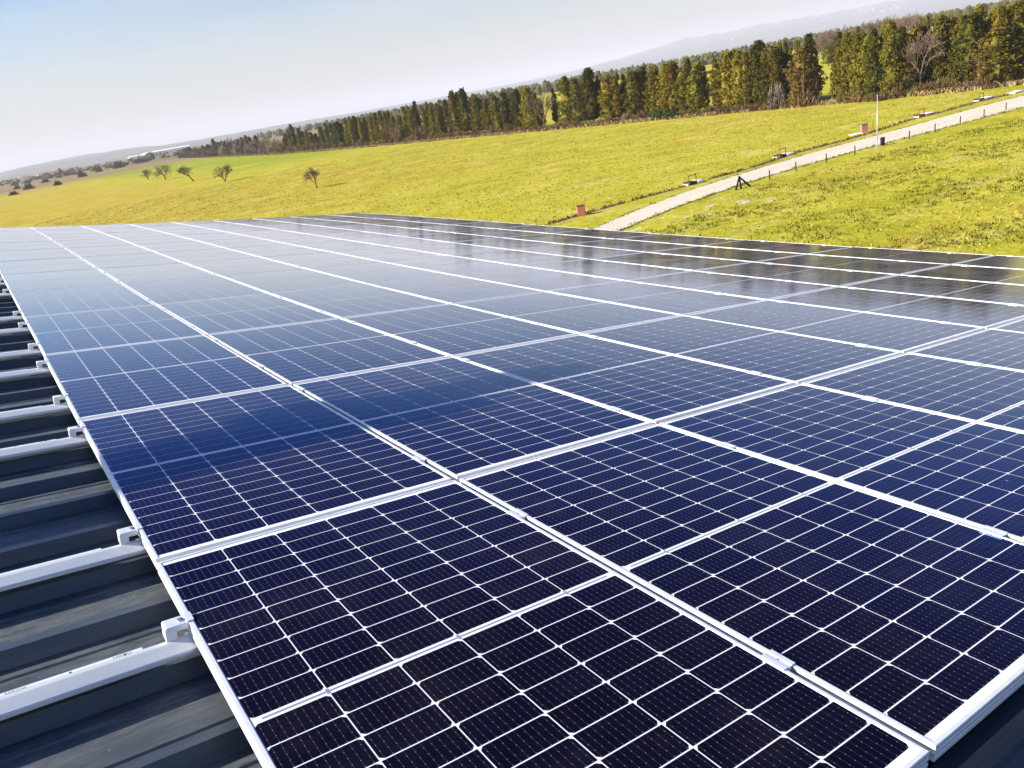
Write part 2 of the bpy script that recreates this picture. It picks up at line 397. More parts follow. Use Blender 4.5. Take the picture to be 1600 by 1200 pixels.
def glazed(t, c):
    """colour c seen under anti-reflection coated front glass: weak blue reflection face on, strong and white at grazing"""
    t.t.nodes.remove(t.b)
    dif = t.n('ShaderNodeBsdfDiffuse')
    glo = t.n('ShaderNodeBsdfGlossy')
    add = t.n('ShaderNodeAddShader')
    bp = t.n('ShaderNodeBump')
    bp.inputs['Strength'].default_value = 0.5
    bp.inputs['Distance'].default_value = 0.003
    t.l(t.noise(1.4, 2, 0.5, t.pos()), bp.inputs['Height'])
    fr = t.n('ShaderNodeFresnel')
    fr.inputs['IOR'].default_value = 1.5
    R = t.ramp(fr.outputs[0], [(0.0, (0.0006, 0.0009, 0.003)), (0.07, (0.002, 0.004, 0.013)), (0.12, (0.012, 0.021, 0.066)), (0.20, (0.050, 0.080, 0.185)), (0.30, (0.19, 0.24, 0.36)),
                               (0.41, (0.44, 0.50, 0.60)), (0.55, (0.84, 0.85, 0.87)), (0.8, (0.92, 0.92, 0.93))])
    c2 = t.mix(1.0, c, t.mix(1.0, (1.0, 1.0, 1.0), R, 'SUBTRACT'), 'MULTIPLY')
    t.l(c2, dif.inputs['Color'])
    t.l(R, glo.inputs['Color'])
    rg = t.noise(2.5, 4, 0.6, t.pos())
    t.l(t.ramp(rg, [(0.3, 0.07), (0.75, 0.125)]), glo.inputs['Roughness'])
    t.l(bp.outputs[0], glo.inputs['Normal'])
    t.l(dif.outputs[0], add.inputs[0])
    t.l(glo.outputs[0], add.inputs[1])
    # dust and fine silver fingers catch a little sunlight at shallow angles
    shn = t.n('ShaderNodeBsdfSheen')
    shn.inputs['Color'].default_value = (0.0065, 0.0050, 0.0150, 1)
    shn.inputs['Roughness'].default_value = 0.5
    add2 = t.n('ShaderNodeAddShader')
    t.l(add.outputs[0], add2.inputs[0])
    t.l(shn.outputs[0], add2.inputs[1])
    t.l(add2.outputs[0], t.out.inputs['Surface'])
    return t.m


def mat_cell():
    t = NT('solar_cell_silicon')
    uv = t.n('ShaderNodeTexCoord').outputs['UV']
    sp = t.n('ShaderNodeSeparateXYZ')
    t.l(uv, sp.inputs[0])
    fx = t.math('FRACT', t.math('MULTIPLY', sp.outputs[0], 9.0))
    dx = t.math('ABSOLUTE', t.math('SUBTRACT', fx, 0.5))
    line = t.math('LESS_THAN', dx, 0.024)
    pad = t.math('LESS_THAN', dx, 0.05)
    fy = t.math('FRACT', t.math('MULTIPLY', sp.outputs[1], 4.0))
    py = t.math('LESS_THAN', t.math('ABSOLUTE', t.math('SUBTRACT', fy, 0.12)), 0.055)
    pad = t.math('MULTIPLY', pad, py)
    oi = t.n('ShaderNodeObjectInfo')
    nz = t.noise(1.7, 3, 0.5, t.pos())
    base = t.ramp(nz, [(0.3, (0.0012, 0.0012, 0.0038)), (0.7, (0.0028, 0.0026, 0.0075))])
    base = t.mix(t.math('MULTIPLY', oi.outputs['Random'], 0.4), base, (0.004, 0.004, 0.012))
    c = t.mix(line, base, (0.035, 0.035, 0.046))
    c = t.mix(pad, c, (0.17, 0.17, 0.18))
    dust = t.noise(210.0, 1, 0.5, t.pos())
    spk = t.math('GREATER_THAN', dust, 0.845)
    c = t.mix(spk, c, (0.45, 0.43, 0.4))
    film = t.noise(3.2, 6, 0.7, t.pos())
    c = t.mix(t.math('MULTIPLY', t.sstep(film, 0.45, 0.75), 0.012), c, (0.5, 0.47, 0.42))
    drop = t.math('GREATER_THAN', t.noise(14.0, 2, 0.5, t.pos()), 0.80)
    c = t.mix(t.math('MULTIPLY', drop, 0.7), c, (0.55, 0.54, 0.50))
    return glazed(t, c)


def mat_backsheet():
    t = NT('white_backsheet_under_glass')
    return glazed(t, (0.74, 0.75, 0.78))


def mat_frame():
    t = NT('anodised_aluminium')
    nz = t.noise(30, 3, 0.5, t.coord(scale=(1, 1, 1)))
    t.color(t.ramp(nz, [(0.3, (0.74, 0.75, 0.77)), (0.7, (0.82, 0.83, 0.84))]))
    t.set(Metallic=0.35, Roughness=0.38)
    return t.m


def mat_rail():
    t = NT('galvanised_rail')
    nz = t.noise(9, 4, 0.6, t.coord(scale=(0.3, 2, 2)))
    t.color(t.ramp(nz, [(0.3, (0.60, 0.625, 0.625)), (0.75, (0.72, 0.74, 0.73))]))
    t.set(Metallic=0.2, Roughness=0.42)
    return t.m


def mat_roof():
    t = NT('weathered_blue_grey_steel')
    co = t.coord(scale=(0.8, 5.0, 5.0))
    nz = t.noise(2.2, 6, 0.65, co, 0.3)
    fine = t.noise(40, 7, 0.75, t.coord(scale=(0.32, 1.5, 1.5)))
    c = t.ramp(nz, [(0.3, (0.034, 0.043, 0.054)), (0.7, (0.070, 0.082, 0.093))])
    # dirt and lichen settle in the pans
    sp = t.n('ShaderNodeSeparateXYZ')
    t.l(t.coord(), sp.inputs[0])
    zz = t.n('ShaderNodeAttribute', attribute_name='pan').outputs['Fac']
    dirt = t.math('MULTIPLY', zz, t.sstep(fine, 0.36, 0.62), True)
    big = t.noise(2.0, 5, 0.7, t.coord(scale=(0.8, 2.5, 1)))
    dirt = t.math('MULTIPLY', dirt, t.sstep(big, 0.30, 0.55), True)
    c = t.mix(t.math('MULTIPLY', dirt, 0.8), c, (0.135, 0.145, 0.14))
    grn = t.math('MULTIPLY', zz, t.sstep(t.noise(5, 5, 0.7, t.coord(scale=(1, 2.5, 1))), 0.6, 0.72), True)
    c = t.mix(t.math('MULTIPLY', grn, 0.6), c, (0.09, 0.12, 0.075))
    spk = t.math('MULTIPLY', t.math('GREATER_THAN', t.noise(95, 2, 0.5, t.coord()), 0.76), zz)
    c = t.mix(spk, c, (0.40, 0.38, 0.33))
    t.color(c)
    r = t.math('ADD', t.math('MULTIPLY', zz, 0.2), 0.28)
    t.l(r, t.b.inputs['Roughness'])
    t.bump(fine, 0.002, 0.8)
    return t.m


def mat_ground():
    t = NT('winter_pasture')
    P = t.pos()
    sp = t.n('ShaderNodeSeparateXYZ')
    t.l(P, sp.inputs[0])
    X, Y = sp.outputs[0], sp.outputs[1]
    big = t.noise(0.018, 5, 0.6, P, 0.4)
    mid = t.noise(0.12, 5, 0.62, P, 0.3)
    fin = t.noise(1.1, 5, 0.7, P)
    vfin = t.noise(3.6, 4, 0.75, P)
    green = t.ramp(mid, [(0.25, (0.245, 0.245, 0.021)), (0.5, (0.345, 0.315, 0.034)), (0.75, (0.43, 0.37, 0.068))])
    straw = t.ramp(mid, [(0.25, (0.29, 0.22, 0.026)), (0.55, (0.37, 0.285, 0.050)), (0.8, (0.45, 0.37, 0.12))])
    # golden, drier turf to the near left; greener crop next to the hedge row
    gold = t.math('MULTIPLY', t.sstep(Y, 70, 170), t.math('SUBTRACT', 1.0, t.sstep(X, 35, 90)), True)
    gold = t.math('ADD', t.math('MULTIPLY', gold, 0.75), t.math('MULTIPLY', t.sstep(big, 0.50, 0.66), 0.55), True)
    c = t.mix(gold, green, straw)
    lush = t.math('MULTIPLY', t.math('MULTIPLY', t.sstep(X, 72, 100), t.sstep(Y, 250, 330)), t.math('SUBTRACT', 1.0, t.sstep(X, 168, 185)), True)
    lush = t.math('MULTIPLY', lush, t.sstep(big, 0.3, 0.5), True)
    c = t.mix(t.math('MULTIPLY', lush, 0.8), c, (0.19, 0.25, 0.025))
    # worn brown streaks running along the field
    st = t.noise(0.09, 4, 0.6, t.pos((0.35, 1.6, 1)), 0.5)
    c = t.mix(t.math('MULTIPLY', t.sstep(st, 0.58, 0.72), 0.5), c, (0.30, 0.17, 0.025))
    # greener patches in the right hand field
    rg = t.math('MULTIPLY', t.math('SUBTRACT', 1.0, t.sstep(Y, 40, 50)), t.sstep(t.noise(0.25, 4, 0.6, P), 0.45, 0.65), True)
    c = t.mix(t.math('MULTIPLY', rg, 0.55), c, (0.19, 0.205, 0.010))
    # pale gravelly scrapes near the path by the building
    ch = t.math('MULTIPLY', t.math('MULTIPLY', t.sstep(Y, 38.5, 41.5), t.math('SUBTRACT', 1.0, t.sstep(Y, 45, 47))), t.math('SUBTRACT', 1.0, t.sstep(X, 52, 62)), True)
    ch = t.math('MULTIPLY', ch, t.sstep(t.noise(0.55, 4, 0.65, t.pos((0.6, 1.5, 1))), 0.56, 0.63), True)
    c = t.mix(ch, c, (0.50, 0.45, 0.34))
    # pale straw coloured patches, drawn out along the rows
    pp = t.noise(0.16, 6, 0.7, t.pos((0.5, 1.3, 1)), 0.6)
    c = t.mix(t.math('MULTIPLY', t.sstep(pp, 0.54, 0.68), 0.6), c, (0.47, 0.37, 0.14))
    gp = t.noise(0.3, 5, 0.7, t.pos((0.6, 1.2, 1)), 0.3)
    c = t.mix(t.math('MULTIPLY', t.sstep(gp, 0.55, 0.7), 0.45), c, (0.17, 0.175, 0.012))
    # dry plain beyond the pasture
    far = t.math('MULTIPLY', t.sstep(Y, 560, 900), t.math('SUBTRACT', 1.0, t.sstep(X, 900, 1600)), True)
    tan = t.ramp(t.noise(0.006, 6, 0.65, P), [(0.3, (0.13, 0.105, 0.05)), (0.55, (0.24, 0.18, 0.105)), (0.75, (0.20, 0.19, 0.06))])
    c = t.mix(far, c, tan)
    # distant country: muted fields and woods
    rr = t.n('ShaderNodeVectorMath', operation='LENGTH')
    t.l(P, rr.inputs[0])
    dist = t.sstep(rr.outputs['Value'], 900, 2200)
    cty = t.ramp(t.noise(0.0028, 6, 0.7, P), [(0.3, (0.06, 0.065, 0.03)), (0.5, (0.14, 0.125, 0.06)), (0.7, (0.19, 0.17, 0.07))])
    c = t.mix(t.math('MULTIPLY', dist, 0.85), c, cty)
    # blades: small scale variation
    c = t.mix(1.0, c, t.ramp(fin, [(0.28, 0.66), (0.5, 1.0), (0.72, 1.18)]), 'MULTIPLY')
    c = t.mix(1.0, c, t.ramp(vfin, [(0.3, 0.62), (0.5, 1.0), (0.7, 1.2)]), 'MULTIPLY')
    t.color(c)
    t.set(Roughness=0.95)
    t.b.inputs['Specular IOR Level'].default_value = 0.0
    h = t.math('ADD', t.math('MULTIPLY', fin, 0.8), t.math('MULTIPLY', vfin, 0.35))
    t.bump(h, 0.22, 0.8)
    return t.m


def mat_leaf(name, a, b, rough=0.75, trans=0.0):
    t = NT(name)
    oi = t.n('ShaderNodeObjectInfo')
    nz = t.noise(1.3, 3, 0.6, t.pos())
    c = t.ramp(nz, [(0.3, a), (0.7, b)])
    hs = t.n('ShaderNodeHueSaturation')
    t.l(c, hs.inputs['Color'])
    t.l(t.math('ADD', t.math('MULTIPLY', oi.outputs['Random'], 0.03), 0.485), hs.inputs['Hue'])
    t.l(t.math('ADD', t.math('MULTIPLY', oi.outputs['Random'], 0.5), 0.75), hs.inputs['Value'])
    t.color(hs.outputs[0])
    t.set(Roughness=rough)
    t.b.inputs['Specular IOR Level'].default_value = 0.06
    return t.m


def mat_path():
    t = NT('pale_concrete')
    P = t.pos()
    c = t.ramp(t.noise(0.5, 6, 0.65, t.pos((0.25, 1.5, 1))), [(0.3, (0.46, 0.40, 0.31)), (0.5, (0.51, 0.45, 0.355)), (0.7, (0.55, 0.495, 0.40))])
    c = t.mix(t.math('MULTIPLY', t.sstep(t.noise(1.6, 6, 0.7, P), 0.56, 0.7), 0.5), c, (0.27, 0.23, 0.16))
    c = t.mix(1.0, c, t.ramp(t.noise(9, 4, 0.7, P), [(0.3, 0.9), (0.7, 1.06)]), 'MULTIPLY')
    t.color(c)
    t.set(Roughness=0.9)
    t.b.inputs['Specular IOR Level'].default_value = 0.1
    t.bump(t.noise(9, 4, 0.7, P), 0.02, 0.6)
    return t.m


M = dict(
    cell=mat_cell(), back=mat_backsheet(), frame=mat_frame(), rail=mat_rail(), roof=mat_roof(), ground=mat_ground(),
    ribbon=simple('tinned_ribbon', (0.42, 0.45, 0.52), 0.25, 0.5, 0.1, 20),
    clamp=simple('clamp_aluminium', (0.74, 0.76, 0.79), 0.35, 0.35, 0.06, 20),
    steel=simple('bolt_steel', (0.40, 0.40, 0.42), 0.35, 0.8, 0.1, 40),
    dark=simple('black_rubber_and_shade', (0.012, 0.012, 0.013), 0.7, 0, 0.1, 10),
    ink=simple('grey_ink', (0.10, 0.11, 0.13), 0.8, 0, 0.1, 10),
    wall=simple('cladding', (0.42, 0.42, 0.40), 0.6, 0.0, 0.08, 0.8),
    path=mat_path(),
    bark=simple('bark', (0.10, 0.072, 0.052), 0.9, 0, 0.3, 6, spec=0.2),
    palebark=simple('pale_bark', (0.18, 0.125, 0.085), 0.9, 0, 0.25, 6, spec=0.2),
    post=simple('weathered_post', (0.06, 0.045, 0.035), 0.9, 0, 0.3, 10, spec=0.2),
    black=simple('black_timber', (0.010, 0.010, 0.011), 0.85, 0, 0.3, 10, spec=0.2),
    lamp=simple('galvanised_pole', (0.36, 0.37, 0.38), 0.4, 0.3, 0.05, 5),
    red=simple('faded_red_paint', (0.52, 0.165, 0.14), 0.55, 0, 0.12, 5),
    rust=simple('red_brown_rail', (0.20, 0.05, 0.03), 0.6, 0, 0.2, 8),
    concrete=simple('white_concrete', (0.66, 0.63, 0.56), 0.85, 0, 0.1, 4, spec=0.2),
    soil=simple('ditch_soil', (0.045, 0.033, 0.020), 0.95, 0, 0.4, 3, 'Object', 0.1),
    sand=simple('pale_bank', (0.36, 0.29, 0.14), 0.95, 0, 0.25, 1.5, 'Object', 0.1),
    white=simple('white_render', (0.74, 0.73, 0.70), 0.8, 0, 0.06, 0.1),
    pale=simple('pale_render', (0.30, 0.30, 0.30), 0.85, 0, 0.1, 0.1),
    tile=simple('red_roof_tiles', (0.38, 0.13, 0.07), 0.85, 0, 0.15, 0.3),
    yellow=simple('yellow_paint', (0.55, 0.30, 0.02), 0.4, 0, 0.08, 2),
    glass=simple('dark_glass', (0.02, 0.025, 0.03), 0.08, 0, 0.1, 2),
    hill=None,
)
LEAF = [mat_leaf('cypress_dark_green', (0.042, 0.043, 0.006), (0.092, 0.084, 0.010)),
        mat_leaf('cypress_olive', (0.092, 0.079, 0.009), (0.158, 0.128, 0.013)),
        mat_leaf('cypress_golden_olive', (0.128, 0.102, 0.010), (0.205, 0.158, 0.015)),
        mat_leaf('cypress_browned', (0.115, 0.074, 0.016), (0.185, 0.115, 0.026))]
TWIG = [mat_leaf('bare_twigs_tan', (0.15, 0.098, 0.060), (0.23, 0.155, 0.095)),
        mat_leaf('bare_twigs_grey', (0.20, 0.165, 0.125), (0.28, 0.225, 0.165)),
        mat_leaf('dry_brush_brown', (0.13, 0.088, 0.038), (0.21, 0.14, 0.06)),
        mat_leaf('dry_brush_rust', (0.135, 0.080, 0.034), (0.21, 0.125, 0.05)),
        mat_leaf('dry_brush_olive', (0.10, 0.085, 0.022), (0.17, 0.13, 0.035)),
        mat_leaf('green_bush', (0.030, 0.055, 0.012), (0.055, 0.085, 0.018))]
DRYG = mat_leaf('dry_grass', (0.26, 0.19, 0.08), (0.36, 0.27, 0.12))
STRAW = mat_leaf('pale_pasture_blades', (0.27, 0.245, 0.032), (0.40, 0.35, 0.075))
TUFT = mat_leaf('dark_grass_tufts', (0.11, 0.125, 0.013), (0.18, 0.185, 0.022))


def mat_hill():
    t = NT('wooded_hills')
    nz = t.noise(0.004, 6, 0.65, t.pos())
    t.color(t.ramp(nz, [(0.35, (0.035, 0.045, 0.028)), (0.5, (0.06, 0.065, 0.038)), (0.62, (0.13, 0.115, 0.065)), (0.7, (0.20, 0.17, 0.11))]))
    t.set(Roughness=0.95)
    return t.m


M['hill'] = mat_hill()

# ------------------------------------------------------------------ the ground
CX, CY = CAM.x, CAM.y
vs, fs = [(CX, CY, 0.0)], []
radii = [6, 15, 30, 45, 60, 80, 110, 150, 220, 340, 520, 800, 1300, 2200, 3800, 6200, 9500, 18000]
NA = 120
for r in radii:
    for k in range(NA):
        a = 2 * math.pi * k / NA
        vs.append((CX + r * math.cos(a), CY + r * math.sin(a), 0.0))
for k in range(NA):
    fs.append((0, 1 + k, 1 + (k + 1) % NA))
for i in range(len(radii) - 1):
    for k in range(NA):
        a, b = 1 + i * NA + k, 1 + i * NA + (k + 1) % NA
        fs.append((a, a + NA, b + NA, b))
mb = MB()
mb.add(vs, fs)
ground = put('ground', mb.mesh('ground'), mat=M['ground'])
tag(ground, 'yellow green winter pasture running out to the horizon', kind='structure')

# hills: ridge height by bearing (degrees) and elevation of the skyline (degrees)
SKYLINE = [(-20, 0.8), (0, 1.0), (20, 1.05), (29.5, 1.04), (33, 1.03), (37.4, 1.09), (39.7, 1.04), (42, 1.08), (45.2, 0.76), (47.4, 0.52),
           (49.6, 0.36), (53, 0.21), (58, 0.18), (65, 0.17), (70, 0.24), (74, 0.23), (76.2, 0.23), (77.8, 0.27), (79, 0.38), (80.1, 0.46), (81.5, 0.47),
           (82.7, 0.55), (83.9, 0.52), (85.7, 0.47), (87.5, 0.34), (92, 0.25), (110, 0.4), (140, 0.5)]


def hill_scale(az):
    return float(np.interp(az, [45, 72], [2.0, 1.0]))


def hill_z(az, r):
    sc = hill_scale(az)
    return sc * hill_unit(az, r / sc)


def hill_unit(az, r):
    el = np.interp(az, [s[0] for s in SKYLINE], [s[1] for s in SKYLINE])
    top = 7600 * math.tan(rad(el)) + 12
    s = min(max((r - 4300) / 3300.0, 0), 1)
    wob = 0.5 + 0.5 * math.sin(az * 1.9 + r * 0.004) * math.sin(az * 0.7 - r * 0.0023)
    return top * (s * s * (3 - 2 * s)) * (0.86 + 0.14 * (wob if s < 0.93 else 1)) - 3 * (s <= 0)


vs, fs = [], []
azs = np.arange(-20, 140.1, 0.5)
rs = [4300, 4600, 5000, 5400, 5800, 6200, 6600, 7000, 7300, 7600, 8000, 8600]
rng = random.Random(5)
for az in azs:
    jig = rng.uniform(0.94, 1.03)
    for r in rs:
        z = hill_unit(az, min(r, 7600)) * (jig if r > 5000 else 1)
        if r > 7600:
            z *= (8800 - r) / 1200 * 0.9
        z *= hill_scale(az)
        r = r * hill_scale(az)
        vs.append((CX + r * math.cos(rad(az)), CY + r * math.sin(rad(az)), z))
nr = len(rs)
for i in range(len(azs) - 1):
    for k in range(nr - 1):
        a = i * nr + k
        fs.append((a, a + 1, a + nr + 1, a + nr))
mb = MB(); mb.add(vs, fs)
tag(put('hills', mb.mesh('hills', True), mat=M['hill']), 'low hazy blue hills along the horizon', kind='structure')

# path beside the field
PL = [(20.0, 41.2), (30.0, 45.0)] + PATH_L + [(160.0, 41.0), (220.0, 31.0)]
PR = [(20.0, 37.6), (30.0, 41.7)] + PATH_R + [(148.0, 35.5), (219.0, 25.0)]
def resample(P, n):
    P = np.array(P); d = np.concatenate([[0], np.cumsum(np.hypot(*np.diff(P, axis=0).T))]); s = np.linspace(0, d[-1], n)
    return np.stack([np.interp(s, d, P[:, 0]), np.interp(s, d, P[:, 1])], 1)
A, Bq = resample(PL, 90), resample(PR, 90)
# even out small surveying wobble
for q in range(8):
    for arr in (A, Bq):
        arr[1:-1] = 0.5 * arr[1:-1] + 0.25 * (arr[:-2] + arr[2:])
mb = MB()
er = np.random.default_rng(41)
A = resample(A, 420) + np.c_[np.zeros(420), er.normal(0, 0.045, 420)]
Bq = resample(Bq, 420) + np.c_[np.zeros(420), er.normal(0, 0.06, 420)]
vs = []
for a, b in zip(A, Bq):
    vs += [(a[0], a[1] + 0.05, -0.02), (a[0], a[1], 0.07), (b[0], b[1], 0.07), (b[0], b[1] - 0.05, -0.02)]
fs = []
for i in range(419):
    for k in range(3):
        p = i * 4 + k
        fs.append((p, p + 1, p + 5, p + 4))
mb.add(vs, fs)
tag(put('path', mb.mesh('path'), mat=M['path']), 'pale straight concrete path crossing the pasture', kind='structure')

VERGE = np.concatenate([A, Bq])

# ditch with a pale bank
D = np.array([(20, 55.6), (40, 55.5)] + DITCH + [(140.0, 47.5), (200, 37.0)])
D = resample(D, 240)
rng = np.random.default_rng(3)
for q in range(10):
    D[1:-1] = 0.5 * D[1:-1] + 0.25 * (D[:-2] + D[2:])
vs, fs = [], []
for i, (x, y) in enumerate(D):
    w = 0.16 + 0.12 * rng.random()
    vs += [(x, y + w, 0.03), (x, y, -0.10), (x, y - w, 0.03)]
for i in range(len(D) - 1):
    p = i * 3
    fs += [(p, p + 1, p + 4, p + 3), (p + 1, p + 2, p + 5, p + 4)]
mb = MB(); mb.add(vs, fs)
tag(put('ditch', mb.mesh('ditch'), mat=M['soil']), 'narrow dark drainage ditch running beside the path', kind='structure')
vs, fs = [], []
for i, (x, y) in enumerate(D):
    w = 0.22 + 0.3 * rng.random()
    o = 0.32
    vs += [(x, y - o, 0.006), (x, y - o - w * 0.5, 0.05), (x, y - o - w, 0.006)]
for i in range(len(D) - 1):
    if rng.random() < 0.3: continue
    p = i * 3
    fs += [(p, p + 1, p + 4, p + 3), (p + 1, p + 2, p + 5, p + 4)]
mb = MB(); mb.add(vs, fs)
tag(put('ditch_bank', mb.mesh('ditch_bank'), mat=M['sand']), 'pale dry bank on the near side of the ditch', kind='structure')


def blades(name, pts, hmin, hmax, wid, n, spread, mat, label, seed=1, lean=0.5):
    r = np.random.default_rng(seed)
    P = np.repeat(np.asarray(pts, float), n, axis=0)
    m = len(P)
    P[:, :2] += r.normal(0, 1, (m, 2)) * spread
    h = r.uniform(hmin, hmax, m)
    an = r.uniform(0, 2 * np.pi, m)
    w = wid * r.uniform(0.6, 1.3, m)
    side = np.stack([np.cos(an), np.sin(an), np.zeros(m)], 1) * w[:, None]
    ln = r.normal(0, lean, (m, 2)) * h[:, None]
    top = P.copy()
    top[:, :2] += ln
    top[:, 2] += h
    V = np.stack([P - side, P + side, top + side * 0.35, top - side * 0.35], 1)
    o = put(name, quads_mesh(name, V), mat=mat)
    return tag(o, label, kind='stuff')


r = np.random.default_rng(11)
dp = D[r.integers(0, len(D), 900)] + r.normal(0, 0.16, (900, 2)) + [0, 0.12]
blades('ditch_growth', np.c_[dp, np.zeros(len(dp))], 0.08, 0.28, 0.06, 5, 0.10, TWIG[2], 'brown weeds and stones along the dark ditch', 2)
vp = VERGE[r.integers(0, len(VERGE), 1500)] + np.c_[r.normal(0, 0.25, 1500), r.normal(0, 0.10, 1500)]
blades('verge_grass', np.c_[vp, np.zeros(1500)], 0.05, 0.20, 0.05, 6, 0.12, TUFT, 'ragged grass along the edges of the path', 3)
# tussocks in the pastures
N = 7000
tx = r.uniform(30, 125, N); ty = r.uniform(0, 46, N)
keep = ty < np.interp(tx, [30, 45, 60, 125], [42, 44, 46, 35]) - 0.8
cl = np.sin(tx * 0.45 + 1.3 * np.sin(ty * 0.31)) + np.sin(ty * 0.62 + tx * 0.18) + r.normal(0, 0.55, N)
keep &= cl > 0.1
tp = np.stack([tx, ty, np.zeros(N)], 1)[keep]
blades('grass_tussocks', tp, 0.03, 0.20, 0.045, 9, 0.22, TUFT, 'dark green tussocks scattered over the right hand pasture', 5)
N = 5200
tx = r.uniform(5, 126, N); ty = 57 + 200 * r.random(N) ** 1.5
tp = np.stack([tx, ty, np.zeros(N)], 1)
blades('low_weeds', tp[::2], 0.03, 0.09, 0.05, 4, 0.2, TUFT, 'low dark weeds dotted over the far pasture', 6)
N = 16000
tx = r.uniform(12, 128, N); ty = 4 + 230 * r.random(N) ** 1.25
keep = (ty < np.interp(tx, [30, 45, 60, 125], [42, 44, 46, 35]) - 0.8) & (tx > 30) | (ty > np.interp(tx, [30, 45, 60, 125], [50, 53, 54, 51]) + 1.5)
blades('pasture_grass', np.stack([tx, ty, np.zeros(N)], 1)[keep], 0.03, 0.13, 0.07, 4, 0.5, STRAW, 'short pale grass blades over the pasture', 12)
N = 2600
hy = 40 + 700 * r.random(N) ** 1.7
hx = np.interp(hy, [40, 60, 140, 300, 400, 620, 950], [136.5, 131.5, 131.5, 133.5, 140, 168, 212]) + r.normal(-0.6, 0.9, N)
blades('dry_grass', np.stack([hx, hy, np.zeros(N)], 1), 0.25, 0.8, 0.14, 6, 0.5, DRYG, 'strip of dry tan grass along the foot of the tree row', 7)

# ------------------------------------------------------------------ the building and its roof
CZ = (0.02842531, 0.04588172, -0.03466827, 0.00031886, -0.03440198, 0.00687943, 0.00236908)
PU, PV = 1.058, 1.778213
NC, NR = 9, 12


def zp(u, v):
    """the roof is not quite flat: sag of the panel field in metres"""
    a = min(max(u, -0.5), 10) / PU - 4
    b = min(max(v, -0.5), 22) / PV - 5
    return (CZ[0] * a * a / 16 + CZ[1] * b * b / 25 + CZ[2] * a * b / 20 + CZ[3] * a ** 3 / 64 + CZ[4] * b ** 3 / 125
            + CZ[5] * a * a * b / 80 + CZ[6] * a * b * b / 100)


RIB0, RIBP = 1.372, 0.339
U_RIDGE, U_EAVE = -2.3, 9.72
V0, V1 = RIB0 - 13.5 * RIBP, RIB0 + 60.5 * RIBP
ZPAN, ZRIB = -0.142, -0.097

bld = thing('farm_building', 'long farm shed with a dark ribbed steel roof under the solar array', 'building', Matrix.Translation((0, 0, 0)))
# one rib pitch, starting half way between ribs: (dv, z, pan?)
PROF = [(-0.1695, 0, 1), (-0.100, 0, 1), (-0.094, 0.005, 1), (-0.084, 0.005, 1), (-0.078, 0, 1), (-0.0395, 0, 0.25), (-0.017, 0.045, 0), (0.017, 0.045, 0),
        (0.0395, 0, 0.25), (0.078, 0, 1), (0.084, 0.005, 1), (0.094, 0.005, 1), (0.100, 0, 1), (0.1695, 0, 1)]
US = [U_RIDGE, -1.6, -1.2, -0.8, -0.4, -0.1, 0.2, 1.06, 2.1, 3.2, 4.2, 5.3, 6.4, 7.4, 8.5, 9.5, U_EAVE]


def roof_sheet(k0, nrib, other=False):
    vs, pan, fs = [], [], []
    prof = []
    for j in range(nrib):
        vc = RIB0 + (k0 + j) * RIBP
        for q, (dv, z, p) in enumerate(PROF):
            if j and q == 0:
                continue
            prof.append((vc + dv, z, p))
    # the next sheet laps over: lift the last edge a little
    us = US if not other else [U_RIDGE, U_RIDGE - 2.5, U_RIDGE - 5]
    for u in us:
        for n_, (v, z, p) in enumerate(prof):
            lift = 0.0025 * (n_ / (len(prof) - 1))
            zz = ZPAN + z + lift + (zp(u, v) if not other else zp(U_RIDGE, v) - (U_RIDGE - u) * 0.36)
            vs.append((u, v, zz))
            pan.append(p)
    m = len(prof)
    for i in range(len(us) - 1):
        for n_ in range(m - 1):
            a = i * m + n_
            fs.append((a, a + 1, a + m + 1, a + m))
    b = MB(); b.add(vs, fs)
    me = b.mesh('roof_sheet')
    at = me.attributes.new('pan', 'FLOAT', 'POINT')
    at.data.foreach_set('value', pan)
    return me


k = -13
sheet_rng = random.Random(2)
while k <= 60:
    n = min(3, 61 - k)
    put('roof_sheet', roof_sheet(k, n), bld, M['roof'], ROOF)
    put('roof_sheet', roof_sheet(k, n, True), bld, M['roof'], ROOF)
    k += 3
b = MB()
b.prism([(U_RIDGE - 0.22, ZPAN - 0.03), (U_RIDGE, ZPAN + 0.085), (U_RIDGE + 0.22, ZPAN + 0.055), (U_RIDGE, ZPAN + 0.075)], V0, V1)
put('ridge_cap', b.mesh('ridge_cap'), bld, M['roof'], ROOF)
# walls
def rw(u, v, z): return ROOF @ Vector((u, v, z))
eave = rw(U_EAVE - 0.1, 5, ZPAN - 0.03)
ridge = rw(U_RIDGE, 5, ZPAN - 0.03)
back = rw(U_RIDGE - 4.9, 5, ZPAN - 4.9 * 0.36 - 0.03)
y0, y1 = V0 + 0.1, V1 - 0.1
for nm, prof in (('end_wall', y0), ('end_wall', y1)):
    b = MB()
    sgn = 0.12 if prof == y0 else -0.12
    b.prism([(back.x, 0), (eave.x, 0), (eave.x, eave.z - 0.18), (ridge.x, ridge.z - 0.18), (back.x, back.z - 0.18)], prof, prof + sgn)
    put(nm, b.mesh(nm), bld, M['wall'])
b = MB(); b.box(eave.x + 0.003, eave.x - 0.12, y0 + 0.125, y1 - 0.125, 0, eave.z - 0.2)
put('side_wall', b.mesh('side_wall'), bld, M['wall'])
b = MB(); b.box(back.x - 0.003, back.x + 0.12, y0 + 0.125, y1 - 0.125, 0, back.z - 0.2)
put('side_wall', b.mesh('side_wall'), bld, M['wall'])
